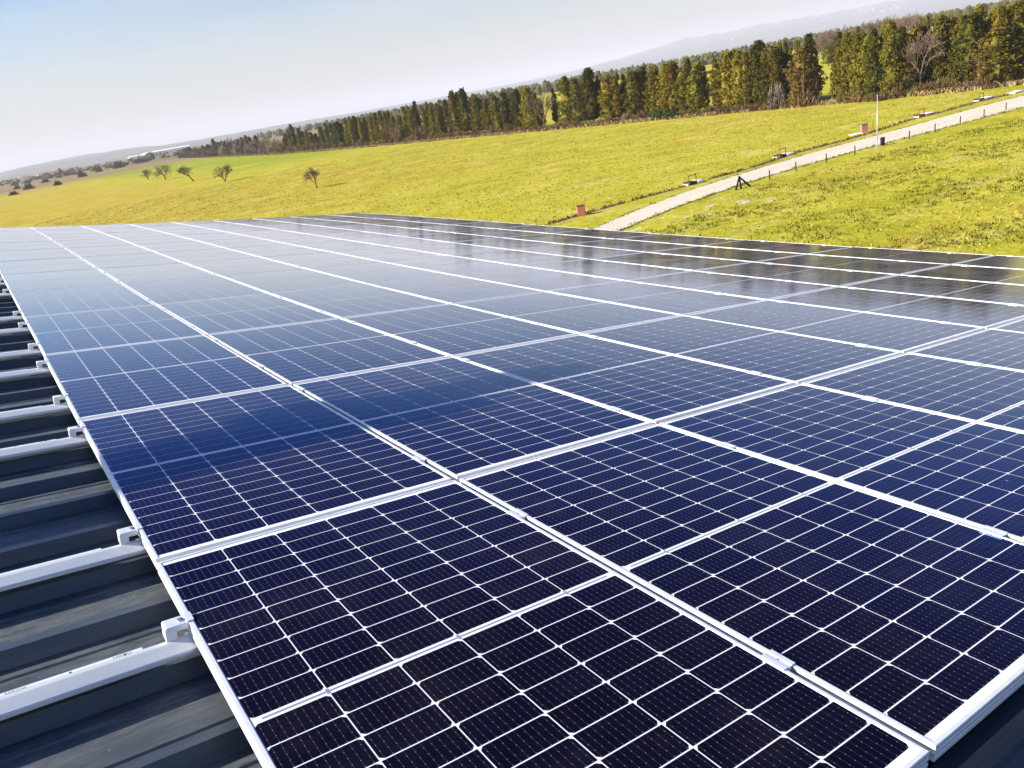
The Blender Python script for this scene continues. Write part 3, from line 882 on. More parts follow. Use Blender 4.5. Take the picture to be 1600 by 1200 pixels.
b = MB(); b.prism([(U_EAVE + 0.01, ZPAN - 0.16), (U_EAVE + 0.13, ZPAN - 0.16), (U_EAVE + 0.13, ZPAN - 0.05), (U_EAVE + 0.12, ZPAN - 0.05), (U_EAVE + 0.12, ZPAN - 0.15), (U_EAVE + 0.02, ZPAN - 0.15), (U_EAVE + 0.02, ZPAN - 0.05), (U_EAVE + 0.01, ZPAN - 0.05)], V0, V1)
put('gutter', b.mesh('gutter'), bld, M['roof'], ROOF)
b = MB(); b.prism([(V1 - 0.05, ZPAN - 0.15), (V1 + 0.02, ZPAN - 0.15), (V1 + 0.02, ZPAN + 0.035), (V1 - 0.05, ZPAN + 0.055)], U_RIDGE, U_EAVE, 'x')
put('verge_trim', b.mesh('verge_trim'), bld, M['roof'], ROOF)

# ------------------------------------------------------------------ solar panels
HW, HL = 0.519, 0.8790
CWD, CPX = 0.1657, 0.1693
CHT, CPY, MIDGAP = 0.0802, 0.0841, 0.024


def frame_mesh():
    prof = [(0.0, -0.036), (0.0, -0.0275), (0.0018, -0.0265), (0.0018, -0.0225), (0.0, -0.0215), (0.0, -0.0155), (0.0018, -0.0145), (0.0018, -0.0105),
            (0.0, -0.0095), (0.0, -0.0012), (0.0012, 0.0), (0.0098, 0.0), (0.0108, -0.001), (0.0108, -0.0035), (0.0018, -0.0055), (0.0018, -0.034), (0.025, -0.0345), (0.025, -0.036)]
    vs, fs = [], []
    for sx, sy in ((-1, -1), (1, -1), (1, 1), (-1, 1)):
        for d, z in prof:
            vs.append((sx * (HW - d), sy * (HL - d), z))
    n = len(prof)
    for c in range(4):
        for k in range(n):
            a = c * n + k
            b_ = c * n + (k + 1) % n
            d = ((c + 1) % 4) * n
            fs.append((a, d + k, d + (k + 1) % n, b_))
    b = MB(); b.add(vs, fs)
    return b.mesh('frame')


def cell_shape(flip):
    w, h, c = CWD / 2, CHT / 2, 0.0085
    p = [(-w, -h), (w, -h), (w, h - c), (w - c, h), (-w + c, h), (-w, h - c)]
    if flip:
        p = [(-x, -y) for x, y in p]
    return p


def cell_mesh(flip, cells=None):
    p = cell_shape(flip)
    vs, fs, uvs = [], [], []
    n = 6
    for z in (-0.0024, -0.0017):
        vs += [(x, y, z) for x, y in p]
    fs = [tuple(range(6, 12))] + [(k, (k + 1) % 6, 6 + (k + 1) % 6, 6 + k) for k in range(6)]
    me = bpy.data.meshes.new('solar_cell')
    me.from_pydata(vs, [], fs)
    uv = me.uv_layers.new(name='UVMap')
    for lp in me.loops:
        x, y, _ = me.vertices[lp.vertex_index].co
        uv.data[lp.index].uv = (x / CWD + 0.5, y / CHT + 0.5)
    me.update()
    return me


def cell_positions():
    out = []
    for half in (0, 1):
        for r_ in range(10):
            y = MIDGAP / 2 + CHT / 2 + r_ * CPY
            if half == 0:
                y = -(MIDGAP / 2 + CHT / 2 + r_ * CPY)
            for c in range(6):
                out.append(((c - 2.5) * CPX, y, (c + half) % 2))
    return out


def all_cells_mesh():
    vs, fs, uvs = [], [], []
    for (cx, cy, fl) in cell_positions():
        n = len(vs)
        p = cell_shape(fl)
        for z in (-0.0024, -0.0017):
            vs += [(x + cx, y + cy, z) for x, y in p]
        fs.append(tuple(n + 6 + k for k in range(6)))
        uvs += [(x / CWD + 0.5, y / CHT + 0.5) for x, y in p]
    me = bpy.data.meshes.new('solar_cells')
    me.from_pydata(vs, [], fs)
    uv = me.uv_layers.new(name='UVMap')
    uv.data.foreach_set('uv', np.array(uvs).reshape(-1))
    me.update()
    return me


FRAME = frame_mesh()
b = MB(); b.box(-HW + 0.0025, HW - 0.0025, -HL + 0.0025, HL - 0.0025, -0.0052, -0.0022)
BACK = b.mesh('backsheet')
b = MB(); b.box(-0.485, 0.485, -0.0030, 0.0030, -0.0021, -0.0017)
for sx in range(3):
    x = (sx - 1) * 2 * CPX
    b.box(x - 0.004, x + 0.004, -0.0095, -0.0035, -0.0021, -0.0016).box(x - 0.004, x + 0.004, 0.0035, 0.0095, -0.0021, -0.0016)
RIBBON = b.mesh('centre_ribbon')
CELLS = [cell_mesh(0), cell_mesh(1)]
ALLCELLS = all_cells_mesh()
for me, m in ((FRAME, 'frame'), (BACK, 'back'), (RIBBON, 'ribbon'), (CELLS[0], 'cell'), (CELLS[1], 'cell'), (ALLCELLS, 'cell')):
    me.materials.append(M[m])

ORD = ['first', 'second', 'third', 'fourth', 'fifth', 'sixth', 'seventh', 'eighth', 'ninth', 'tenth', 'eleventh', 'twelfth']
SINGLE = {(c, 0) for c in range(4)} | {(c, 1) for c in range(5)} | {(c, 2) for c in range(4)}
CPOS = cell_positions()
prng = random.Random(21)
for j in range(NR):
    for i in range(NC):
        u0, v0 = (i + 0.5) * PU, (j + 0.5) * PV
        a, b_ = 0.52, 0.87
        zc = (zp(u0 - a, v0 - b_) + zp(u0 + a, v0 - b_) + zp(u0 - a, v0 + b_) + zp(u0 + a, v0 + b_)) / 4
        sx = (zp(u0 + a, v0) - zp(u0 - a, v0)) / (2 * a) + prng.gauss(0, 0.0016)
        sy = (zp(u0, v0 + b_) - zp(u0, v0 - b_)) / (2 * b_) + prng.gauss(0, 0.0012)
        ex = Vector((1, 0, sx)).normalized()
        ey = Vector((0, 1, sy)); ey = (ey - ex * ey.dot(ex)).normalized()
        ez = ex.cross(ey)
        Mx = Matrix(((ex.x, ey.x, ez.x, u0 + prng.gauss(0, 0.0015)), (ex.y, ey.y, ez.y, v0 + prng.gauss(0, 0.002)), (ex.z, ey.z, ez.z, zc), (0, 0, 0, 1)))
        where = 'leftmost' if i == 0 else ('rightmost' if i == NC - 1 else ORD[i] + ' from left')
        rowt = 'nearest row' if j == 0 else ('farthest row' if j == NR - 1 else ORD[j] + ' nearest row')
        look = 'black near panel' if j == 0 else ('dark blue panel' if j < 3 else ('glossy panel mirroring the trees' if i > 5 else 'pale panel mirroring the sky'))
        if (i, j) in ((0, 1), (1, 1)):
            look = 'dark blue panel crossed by a soft shadow'
        p = thing('solar_panel', '%s, %s in the %s' % (look, where, rowt), 'solar panel', ROOF @ Mx, 'solar panels of the roof array')
        put('frame', FRAME, p)
        put('backsheet', BACK, p)
        put('centre_ribbon', RIBBON, p)
        if (i, j) in SINGLE:
            for x, y, fl in CPOS:
                put('solar_cell', CELLS[fl], p, matrix=Matrix.Translation((x, y, 0)))
        else:
            tag(put('solar_cells', ALLCELLS, p), kind='stuff')

# ------------------------------------------------------------------ mounting rails with clamps
def rail_mesh(v, ustart, uend, gap0, gap1):
    """top-hat rail on a rib; the rear half of the top flange is cut away between gap0 and gap1"""
    zt = -0.0365
    us = [x for x in np.arange(ustart, uend + 0.01, 0.5)]
    us = sorted(set([round(float(x), 3) for x in us] + [gap0, gap1, uend]))
    prof = [(-0.0490, -0.0660), (-0.0495, -0.0575), (-0.0455, -0.0535), (-0.0115, zt - 0.001), (0.0, zt + 0.001), (0.0125, zt), (0.0135, -0.085), (0.020, -0.0965)]
    b = MB()
    m = len(prof)
    vs = []
    for u in us:
        for dv, z in prof:
            vs.append((u, v + dv, z + zp(u, v)))
    fs = []
    for i in range(len(us) - 1):
        cut = us[i] >= gap0 - 1e-6 and us[i + 1] <= gap1 + 1e-6
        for k in range(m - 1):
            if cut and k in (4, 5):
                continue
            a = i * m + k
            fs.append((a, a + 1, a + m + 1, a + m))
    b.add(vs, fs)
    return b.mesh('rail_profile')


def end_clamp_mesh():
    b = MB()
    prof = [(-0.060, -0.037), (-0.033, -0.037), (-0.033, -0.016), (-0.002, -0.016), (-0.0015, 0.0008), (0.0115, 0.0008), (0.0115, 0.0045), (-0.005, 0.0045), (-0.008, 0.001), (-0.056, 0.001), (-0.060, -0.003)]
    b.prism(prof, -0.023, 0.023)
    me = b.mesh('end_clamp')
    bm = bmesh.new(); bm.from_mesh(me)
    bmesh.ops.bevel(bm, geom=[e for e in bm.edges if abs(e.verts[0].co.y - e.verts[1].co.y) < 1e-6], offset=0.0012, segments=1, affect='EDGES')
    bm.to_mesh(me); bm.free()
    return me


def bolt_mesh():
    b = MB()
    b.tube([(0, 0, 0), (0, 0, 0.004), (0, 0, 0.0045)], [0.0075, 0.0075, 0.006], 12)
    b.tube([(0, 0, 0.0044), (0, 0, 0.0062)], [0.0035, 0.003], 6)
    return b.mesh('bolt')


def mid_clamp_mesh():
    b = MB()
    b.prism([(-0.021, 0.0006), (-0.0065, 0.0006), (-0.0055, -0.012), (0.0055, -0.012), (0.0065, 0.0006), (0.021, 0.0006), (0.021, 0.004), (0.0075, 0.004), (0.006, 0.0025), (-0.006, 0.0025), (-0.0075, 0.004), (-0.021, 0.004)], -0.032, 0.032)
    return b.mesh('mid_clamp')


EC, MC, BO = end_clamp_mesh(), mid_clamp_mesh(), bolt_mesh()
EC.materials.append(M['clamp']); MC.materials.append(M['clamp']); BO.materials.append(M['steel'])
RAILV = []
ribs = [-3, 0, 2, 6, 8, 11, 13, 16, 18]
for j in range(5, NR):
    for off in (0.36, 1.40):
        ribs.append(round((j * PV + off - RIB0) / RIBP))
ribs = sorted(set(ribs))
# clamp seats measured along the edge; the rail sits on its rib
NUM = ['first', 'second', 'third', 'fourth', 'fifth', 'sixth', 'seventh', 'eighth', 'ninth', 'tenth', '11th', '12th', '13th', '14th', '15th', '16th', '17th', '18th', '19th', '20th', '21st', '22nd', '23rd', '24th', '25th']
for n, kr in enumerate(ribs):
    v = RIB0 + kr * RIBP
    lab = 'silver mounting rail under the array edge, %s from the viewer' % NUM[n]
    t = thing('mounting_rail', lab, 'rail', ROOF.copy(), 'mounting rails crossing the roof under the panels')
    put('rail_profile', rail_mesh(v, -1.45, 9.45, -0.105, -0.004), t, M['rail'])
    z0 = zp(-0.02, v)
    e = put('end_clamp', EC, t, matrix=Matrix.Translation((0.010, v + 0.018, z0)))
    put('bolt', BO, e, matrix=Matrix.Translation((-0.018, 0, 0.001)))
    z1 = zp(9.53, v)
    e = put('end_clamp', EC, t, matrix=Matrix.Translation((9.512, v, z1)) @ Matrix.Rotation(math.pi, 4, 'Z'))
    for i in range(1, NC):
        e = put('mid_clamp', MC, t, matrix=Matrix.Translation((i * PU, v + 0.004, zp(i * PU, v))))
        if n < 9 and i < 5:
            put('bolt', BO, e, matrix=Matrix.Translation((0, 0, -0.0025)))
    if n < 2 or n == 3:
        # printed mark on the flange and dark studs painting the shade in its punched holes
        for q, u in enumerate((-0.40, -0.175, -0.62)):
            cu = bpy.data.curves.new('lettering', 'FONT')
            cu.body = 'AEROVI'
            cu.size = 0.013
            tmp = bpy.data.objects.new('tmp', cu)
            COL.objects.link(tmp)
            dg = bpy.context.evaluated_depsgraph_get()
            me = bpy.data.meshes.new_from_object(tmp.evaluated_get(dg))
            bpy.data.objects.remove(tmp)
            me.materials.clear()
            put('lettering', me, t, M['ink'], Matrix.Translation((u, v - 0.002, zp(u, v) - 0.0358)) @ Matrix.Rotation(rad(5), 4, 'X'))
        for q, u in enumerate((-0.265, -0.145)):
            b = MB(); b.tube([(0, 0, 0), (0, 0, 0.0012)], [0.0035, 0.003], 8)
            put('hole_shade', b.mesh('hole_shade'), t, M['dark'], Matrix.Translation((u, v + 0.003, zp(u, v) - 0.0362)))

# ------------------------------------------------------------------ trees
def cypress_crown(seed, H=10.0, R=1.3, ncl=210, per=19, fork=False):
    r = np.random.default_rng(seed)
    ph = r.uniform(0, 6.28, 6)

    def rad_at(t, an):
        base = np.minimum(1, (t / 0.13) ** 0.55) * np.clip(1 - np.clip((t - 0.30) / 0.72, 0, 1) ** 2.0, 0.0, 1) ** 0.72
        lump = 1 + 0.16 * np.sin(3 * an + 7 * t + ph[0]) + 0.13 * np.sin(2 * an - 11 * t + ph[1]) + 0.09 * np.sin(5 * an + 19 * t + ph[2])
        return R * base * lump
    t = r.uniform(0.03, 1.0, ncl) ** 0.9
    an = r.uniform(0, 2 * np.pi, ncl)
    rr = rad_at(t, an) * r.uniform(0.66, 1.10, ncl)
    top = 1 - 0.05 * (fork) 
    C = np.stack([rr * np.cos(an), rr * np.sin(an), 0.06 * H + t * 0.94 * H * top], 1)
    if fork:
        sel = r.random(ncl) < 0.5
        C[:, 0] += np.where(sel, 0.28, -0.28) * R * np.clip(t, 0.4, 1)
        C[:, 2] -= np.where(sel, 0.10, 0) * H * t
    P = np.repeat(C, per, axis=0)
    n = len(P)
    P = P + r.normal(0, 1, (n, 3)) * np.array([0.13, 0.13, 0.16])
    out = P.copy(); out[:, 2] = 0
    out /= np.linalg.norm(out, axis=1, keepdims=True) + 1e-6
    upv = np.array([0, 0, 1.0]) + out * r.uniform(0.1, 0.6, (n, 1)) + r.normal(0, 0.25, (n, 3))
    upv /= np.linalg.norm(upv, axis=1, keepdims=True)
    nrm = out + r.normal(0, 0.55, (n, 3))
    side = np.cross(upv, nrm)
    side /= np.linalg.norm(side, axis=1, keepdims=True) + 1e-6
    w = r.uniform(0.07, 0.15, n)[:, None]
    h = r.uniform(0.12, 0.27, n)[:, None]
    V = np.stack([P - side * w, P + side * w, P + side * w * 0.4 + upv * h, P - side * w * 0.4 + upv * h], 1)
    # inner mass so that daylight does not leak straight through
    core = []
    ts = np.linspace(0.05, 0.93, 13)
    k = 10
    ring = []
    for tt in ts:
        a = np.arange(k) / k * 2 * np.pi
        q = rad_at(np.full(k, tt), a) * 0.60
        ring.append(np.stack([q * np.cos(a), q * np.sin(a), np.full(k, (0.06 + 0.94 * tt) * H * top)], 1))
    for i in range(len(ts) - 1):
        for j in range(k):
            core.append([ring[i][j], ring[i][(j + 1) % k], ring[i + 1][(j + 1) % k], ring[i + 1][j]])
    return quads_mesh('crown', np.concatenate([V, np.array(core)]))


def bush_mesh(seed, n=900, twig=True):
    r = np.random.default_rng(seed)
    d = r.normal(0, 1, (n, 3)); d /= np.linalg.norm(d, axis=1, keepdims=True)
    d[:, 2] = np.abs(d[:, 2])
    rr = r.uniform(0.25, 1.0, n) ** 0.5
    lump = 1 + 0.2 * np.sin(4 * np.arctan2(d[:, 1], d[:, 0]) + 5 * d[:, 2] + seed)
    P = d * (rr * lump)[:, None]
    upv = d * 0.8 + np.array([0, 0, 0.8]) + r.normal(0, 0.45, (n, 3))
    upv /= np.linalg.norm(upv, axis=1, keepdims=True)
    side = np.cross(upv, r.normal(0, 1, (n, 3))); side /= np.linalg.norm(side, axis=1, keepdims=True) + 1e-6
    w = (r.uniform(0.02, 0.045, n) if twig else r.uniform(0.04, 0.09, n))[:, None]
    h = (r.uniform(0.15, 0.45, n) if twig else r.uniform(0.1, 0.22, n))[:, None]
    P = P - upv * h * 0.5
    V = np.stack([P - side * w, P + side * w, P + side * w * 0.3 + upv * h, P - side * w * 0.3 + upv * h], 1)
    V[:, :, 2] = np.maximum(V[:, :, 2], -0.02)
    return quads_mesh('bush', V)


def trunk_mesh(seed, h=2.6, r0=0.16, limbs=3):
    g = random.Random(seed)
    b = MB()
    b.tube([(0, 0, -0.1), (0.02, 0.01, h * 0.4), (0.05, -0.02, h)], [r0, r0 * 0.75, r0 * 0.5], 7)
    for q in range(limbs):
        a = g.uniform(0, 6.28)
        z = g.uniform(0.3, 0.8) * h
        b.tube([(0.02, 0, z), (0.4 * math.cos(a), 0.4 * math.sin(a), z + 0.5), (0.55 * math.cos(a), 0.55 * math.sin(a), z + 1.4)], [r0 * 0.45, r0 * 0.3, r0 * 0.12], 5)
    return b.mesh('trunk', True)


def bare_tree(seed, H=1.0, lean=(0, 0), spread=0.6, trunk_frac=0.35, depth=4, r0=0.035):
    g = random.Random(seed)
    tr, br = MB(), MB()
    p1 = Vector((lean[0] * trunk_frac, lean[1] * trunk_frac, trunk_frac)) * H
    tr.tube([(0, 0, -0.01), p1 * 0.55 + Vector((g.gauss(0, .008), g.gauss(0, .008), 0)), p1], [r0 * 1.25 * H, r0 * H, r0 * 0.85 * H], 7)

    def grow(p, d, L, rr, lv):
        q = p + d * L * 0.5 + Vector((g.gauss(0, 1), g.gauss(0, 1), g.gauss(0, .6))) * L * 0.06
        e = p + d * L
        rr = max(rr, 0.0036)
        br.tube([p, q, e], [rr, rr * 0.8, rr * 0.6], 5 if lv > 2 else 3, False)
        if lv == 0:
            return
        for s in range(g.choice([3, 3, 4])):
            dd = (d + Vector((g.gauss(0, 1) + lean[0] * 0.5, g.gauss(0, 1) + lean[1] * 0.5, g.gauss(0.15, 0.7))) * spread).normalized()
            st = p + (e - p) * g.uniform(0.55, 1.0)
            grow(st, dd, L * g.uniform(0.55, 0.8), rr * 0.55, lv - 1)
    for s in range(6):
        a = s * 1.05 + g.uniform(-.4, .4)
        d = Vector((math.cos(a) * spread + lean[0], math.sin(a) * spread + lean[1], 0.9)).normalized()
        grow(p1 * g.uniform(0.6, 1.0), d, 0.30 * H, r0 * 0.6 * H, depth)
    top = max(p[2] for p in br.v)
    for q in (tr, br):
        q.v = [(p[0] / top * H, p[1] / top * H, p[2] / top * H) for p in q.v]
    return tr.mesh('trunk', True), br.mesh('branches', fix=False)


CROWNS = [cypress_crown(s, fork=(s % 3 == 1)) for s in range(101, 108)]
BUSH = [bush_mesh(s) for s in range(4)]
BUSHG = [bush_mesh(s + 20, 800, False) for s in range(3)]
for me in BUSH: me.materials.append(TWIG[0])
for me in BUSHG: me.materials.append(TWIG[5])
TRUNKS = [trunk_mesh(s) for s in range(4)]
for me in CROWNS: me.materials.append(LEAF[0])
for me in TRUNKS: me.materials.append(M['bark'])
tn = ['dark green', 'olive green', 'golden olive', 'browned']
trng = random.Random(77)
order = sorted(range(len(CYPRESS)), key=lambda q: -math.atan2(CYPRESS[q][1] - CY, CYPRESS[q][0] - CX))


def nth(n):
    return '%d%s' % (n, 'th' if 10 <= n % 100 <= 20 else {1: 'st', 2: 'nd', 3: 'rd'}.get(n % 10, 'th'))


for pos, q in enumerate(order):
    x, y, h, w, tone = CYPRESS[q]
    hw = 'tall' if h > 11.5 else ('small' if h < 8 else 'medium')
    ww = 'broad' if w > 1.6 else 'slender'
    far = math.hypot(x, y)
    t = thing('cypress_tree', '%s %s %s cypress, %s tree from the left end of the row' % (hw, ww, tn[tone], nth(pos + 1)), 'tree', Matrix.Translation((x, y, 0)), 'cypresses of the long tree row')
    sc = Matrix.Diagonal((w / 0.93, w / 0.93, h / 10.0, 1)) @ Matrix.Rotation(trng.uniform(0, 6.28), 4, 'Z')
    put('crown', CROWNS[trng.randrange(len(CROWNS))], t, LEAF[tone], sc)
    put('trunk', TRUNKS[trng.randrange(4)], t, matrix=Matrix.Diagonal((max(w, .8), max(w, .8), h / 10, 1)))
bn = ['tan leafless', 'grey leafless', 'brown', 'rust brown', 'olive brown', 'dark green']
order = sorted(range(len(BUSHES)), key=lambda q: -math.atan2(BUSHES[q][1] - CY, BUSHES[q][0] - CX))
for pos, q in enumerate(order):
    x, y, h, w, tone = BUSHES[q]
    me = (BUSHG if tone == 5 else BUSH)[trng.randrange(3)]
    o = put('bush', me, None, TWIG[tone])
    o.matrix_world = Matrix.Translation((x, y, 0)) @ Matrix.Rotation(trng.uniform(0, 6.28), 4, 'Z') @ Matrix.Diagonal((w * 1.15, w * 1.15, h * 0.9, 1))
    tag(o, '%s %s bush at the foot of the trees, %s from the left' % ('tall' if h > 3 else 'low', bn[tone], nth(pos + 1)), 'bush', 'bushes along the foot of the tree row')

BDEF = [  # x, y, height, seed, lean, spread, frac, material, label, category
    (0, 'small bare tree, leftmost in the field, thin and twiggy', (0, 0), 0.7, 0.14, 1),
    (1, 'bare round tree on the field left of the wind bent one', (0, 0), 1.0, 0.22, 1),
    (2, 'dark wind bent bare tree leaning left on the field', (-0.55, 0.35), 0.6, 0.34, 0),
    (3, 'bare bushy sapling right of the wind bent tree', (0, 0), 0.55, 0.02, 1),
    (4, 'lone bare tree in front of the others on the golden field', (-0.12, 0.10), 0.5, 0.22, 1),
    (5, 'grey bare tree standing among the cypresses', (0, 0), 0.55, 0.22, 1),
    (6, 'large pale bare tree inside the dense right hand trees', (0, 0), 0.55, 0.28, 1),
    (7, 'low pale bare tree before the dense right hand trees', (0.1, 0), 0.6, 0.2, 1),
    (8, 'bare twiggy tree in the far half of the tree row', (0, 0), 0.5, 0.25, 1)]
for (k, lab, lean, spr, frac, mt) in BDEF:
    x, y, h = BARE[k]
    if k in (5, 6, 7, 8): x -= 0.5
    tm, bm_ = bare_tree(40 + k, 1.0, lean, spr, frac, 4, 0.030 if k < 5 else 0.019)
    t = thing('bare_tree', lab, 'tree', Matrix.Translation((x, y, 0)) @ Matrix.Diagonal((h * (0.75 if k in (5, 6) else 1), h * (0.75 if k in (5, 6) else 1), h * 1.05, 1)))
    m = M['palebark'] if mt else M['bark']
    put('trunk', tm, t, m)
    put('branches', bm_, t, m)

# pale leafless poplars far behind the right hand trees
prng = random.Random(9)
POP = [bare_tree(70 + s, 1.0, (0, 0), 0.32, 0.15, 4, 0.016) for s in range(3)]
for n in range(16):
    az = 33.9 - n * 0.36 + prng.uniform(-.1, .1)
    d = prng.uniform(430, 520)
    h = prng.uniform(11.5, 15)
    t = thing('poplar_tree', 'pale leafless poplar far behind the right hand trees', 'tree', Matrix.Translation((CX + d * math.cos(rad(az)), CY + d * math.sin(rad(az)), 0)) @ Matrix.Diagonal((h, h, h, 1)), 'far pale poplars behind the tree row')
    tm, bm_ = POP[n % 3]
    put('trunk', tm, t, M['palebark']); put('branches', bm_, t, M['palebark'])

# far-off woods that read as one dark band
def wood(name, spots, label, mat):
    r = np.random.default_rng(8)
    ico, f = [], []
    for k_, (q, z) in enumerate(((0.75, 0.0), (1.0, 0.35), (0.85, 0.72), (0.45, 0.95))):
        ico += [(q * math.cos(2 * math.pi * s / 6 + k_), q * math.sin(2 * math.pi * s / 6 + k_), z) for s in range(6)]
    ico.append((0, 0, 1.05))
    for k_ in range(3):
        f += [(k_ * 6 + s, k_ * 6 + (s + 1) % 6, k_ * 6 + 6 + (s + 1) % 6, k_ * 6 + 6 + s) for s in range(6)]
    f += [(18 + s, 18 + (s + 1) % 6, 24) for s in range(6)]
    b = MB()
    for (x, y, w, h) in spots:
        a = r.uniform(0, 6.28); ca, sa = math.cos(a), math.sin(a)
        b.add([(x + w * (p[0] * ca - p[1] * sa) * r.uniform(.7, 1.2), y + w * (p[0] * sa + p[1] * ca) * r.uniform(.7, 1.2), h * p[2] * r.uniform(.8, 1.1)) for p in ico], f)
    o = put(name, b.mesh(name, fix=False), mat=mat)
    return tag(o, label, kind='stuff')


r = np.random.default_rng(31)
sp = []
for _ in range(1500):
    az = r.uniform(15, 72); d = r.choice([900, 1100, 1500, 2000, 2600]) * r.uniform(0.97, 1.05)
    if az > 66 and d < 1400: continue
    h = r.uniform(6, 13)
    sp.append((CX + d * math.cos(rad(az)), CY + d * math.sin(rad(az)), r.uniform(3, 6), h))
wood('distant_wood', sp, 'dark far-off belts of trees beyond the cypress row', LEAF[0])
sp = []
for _ in range(170):
    az = r.uniform(76, 96); d = r.choice([1300, 1700, 2300, 2900]) * r.uniform(0.93, 1.08)
    h = r.uniform(3, 7) * (1.7 if r.random() < .12 else 1)
    sp.append((CX + d * math.cos(rad(az)), CY + d * math.sin(rad(az)), r.uniform(4, 9), h))
wood('distant_scrub', sp, 'dark scrub dotted over the far left plain', LEAF[0])
# separate bushes on the dry plain at the left
for n, (az, d, w, h) in enumerate([(86.3, 760, 4.0, 4.6), (84.7, 700, 3.0, 3.2), (83.2, 900, 4.5, 4.5), (86.9, 900, 3, 3.5), (81.0, 1100, 7, 7), (82.2, 1050, 4, 5), (85.3, 1000, 4, 4), (79.6, 1200, 8, 6), (84.0, 1300, 5, 6), (87.2, 640, 3, 2.6)]):
    o = put('bush', BUSHG[n % 3], None, LEAF[0])
    o.matrix_world = Matrix.Translation((CX + d * math.cos(rad(az)), CY + d * math.sin(rad(az)), 0)) @ Matrix.Diagonal((w, w, h, 1))
    tag(o, 'dark isolated bush on the dry plain, %s from the left' % nth(n + 1), 'bush', 'bushes on the far left plain')


# ------------------------------------------------------------------ far buildings
def gable_house(name, label, cat, az, d, L, Wd, h, roofh, wm, rm, yaw=0.0, group=None, z=0.0, wins=0):
    t = thing(name, label, cat, Matrix.Translation((CX + d * math.cos(rad(az)), CY + d * math.sin(rad(az)), z)) @ Matrix.Rotation(rad(az + 90 + yaw), 4, 'Z'), group)
    b = MB(); b.prism([(-Wd / 2, 0), (Wd / 2, 0), (Wd / 2, h), (0, h + roofh * 0.95), (-Wd / 2, h)], -L / 2, L / 2)
    w = b.mesh('wall')
    rot = Matrix.Rotation(rad(90), 4, 'Z')
    put('wall', w, t, M[wm], rot)
    b = MB()
    e = Wd / 2 + 0.6
    b.prism([(-e, h - 0.1), (0, h + roofh), (e, h - 0.1), (e, h + 0.4), (0, h + roofh + 0.6), (-e, h + 0.4)], -L / 2 - 0.5, L / 2 + 0.5)
    put('roof', b.mesh('roof'), t, M[rm], rot)
    return t


gable_house('warehouse', 'long white warehouse far across the plain at the end of the tree row', 'warehouse', 77.9, 3000, 150, 60, 9, 2.5, 'white', 'white', 12)
gable_house('warehouse', 'smaller white warehouse left of the long one', 'warehouse', 79.6, 3000, 70, 40, 6, 2, 'white', 'white', 8)
gable_house('farmhouse', 'long red roofed farmhouse on the far left plain', 'building', 84.6, 2300, 80, 22, 5, 3.5, 'white', 'tile', 6)
gable_house('farmhouse', 'small white farmhouse left of the red roofed one', 'building', 86.2, 2300, 18, 12, 5, 3, 'white', 'tile', 0)
gable_house('villa', 'pale house half hidden beyond the pale poplars', 'house', 29.9, 900, 14, 10, 6, 3, 'white', 'tile', 5)
trng = random.Random(13)
for n in range(46):
    az = 29.3 + 12.5 * trng.random() ** 1.6
    rr_ = hill_scale(az) * (5600 + trng.uniform(0, 900))
    s = trng.uniform(0.8, 1.5)
    gable_house('house', 'tiny pale house of the hazy town on the far hillside', 'house', az, rr_, 24 * s, 16 * s, 11 * s, 5, 'pale', 'tile' if n % 2 == 0 else 'pale', trng.uniform(-30, 30), 'houses of the far hillside town', hill_z(az, rr_) - 1)

# ------------------------------------------------------------------ along the path
PN = ['first', 'second', 'third', 'fourth', 'fifth', 'sixth', 'seventh', 'eighth', 'ninth']
b = MB()
b.tube([(0, 0, -0.1), (0, 0, 0.82), (0, 0, 0.86)], [0.065, 0.06, 0.045], 8)
POST = b.mesh('post')
b = MB(); b.tube([(0, 0, 0.862), (0, 0, 0.885)], [0.066, 0.06], 8); PCAP = b.mesh('post_cap')
for n, (x, y, h) in enumerate(POSTS):
    t = thing('wooden_post', 'short dark post at the path edge, %s from the left' % PN[n], 'post', Matrix.Translation((x, y - 0.05, 0)), 'posts along the path')
    put('post', POST, t, M['post']); put('post_cap', PCAP, t, M['post'])

x, y, h = LAMP
t = thing('lamp_post', 'tall slim pale lamp post beside the path', 'lamp post', Matrix.Translation((x, y, 0)))
b = MB(); b.tube([(0, 0, 0), (0, 0, 0.02), (0, 0, 0.021), (0, 0, 1.0), (0, 0, h - 0.1)], [0.15, 0.15, 0.07, 0.06, 0.042], 12); put('pole', b.mesh('pole', True), t, M['lamp'])
b = MB(); b.tube([(0, 0, h - 0.1), (0, 0, h), (0.0, 0, h + 0.05)], [0.055, 0.065, 0.04], 12); put('lamp_head', b.mesh('lamp_head', True), t, M['lamp'])
x, y, h = BIN
t = thing('litter_bin', 'black slim litter bin beside the lamp post', 'bin', Matrix.Translation((x, y, 0)))
b = MB(); b.box(-.17, .17, -.15, .15, 0.03, 0.76); b.box(-.02, .02, -.02, .02, -.1, 0.03); put('body', b.mesh('body'), t, M['black'])
b = MB(); b.box(-.19, .19, -.17, .17, 0.764, 0.84); put('lid', b.mesh('lid'), t, M['black'])

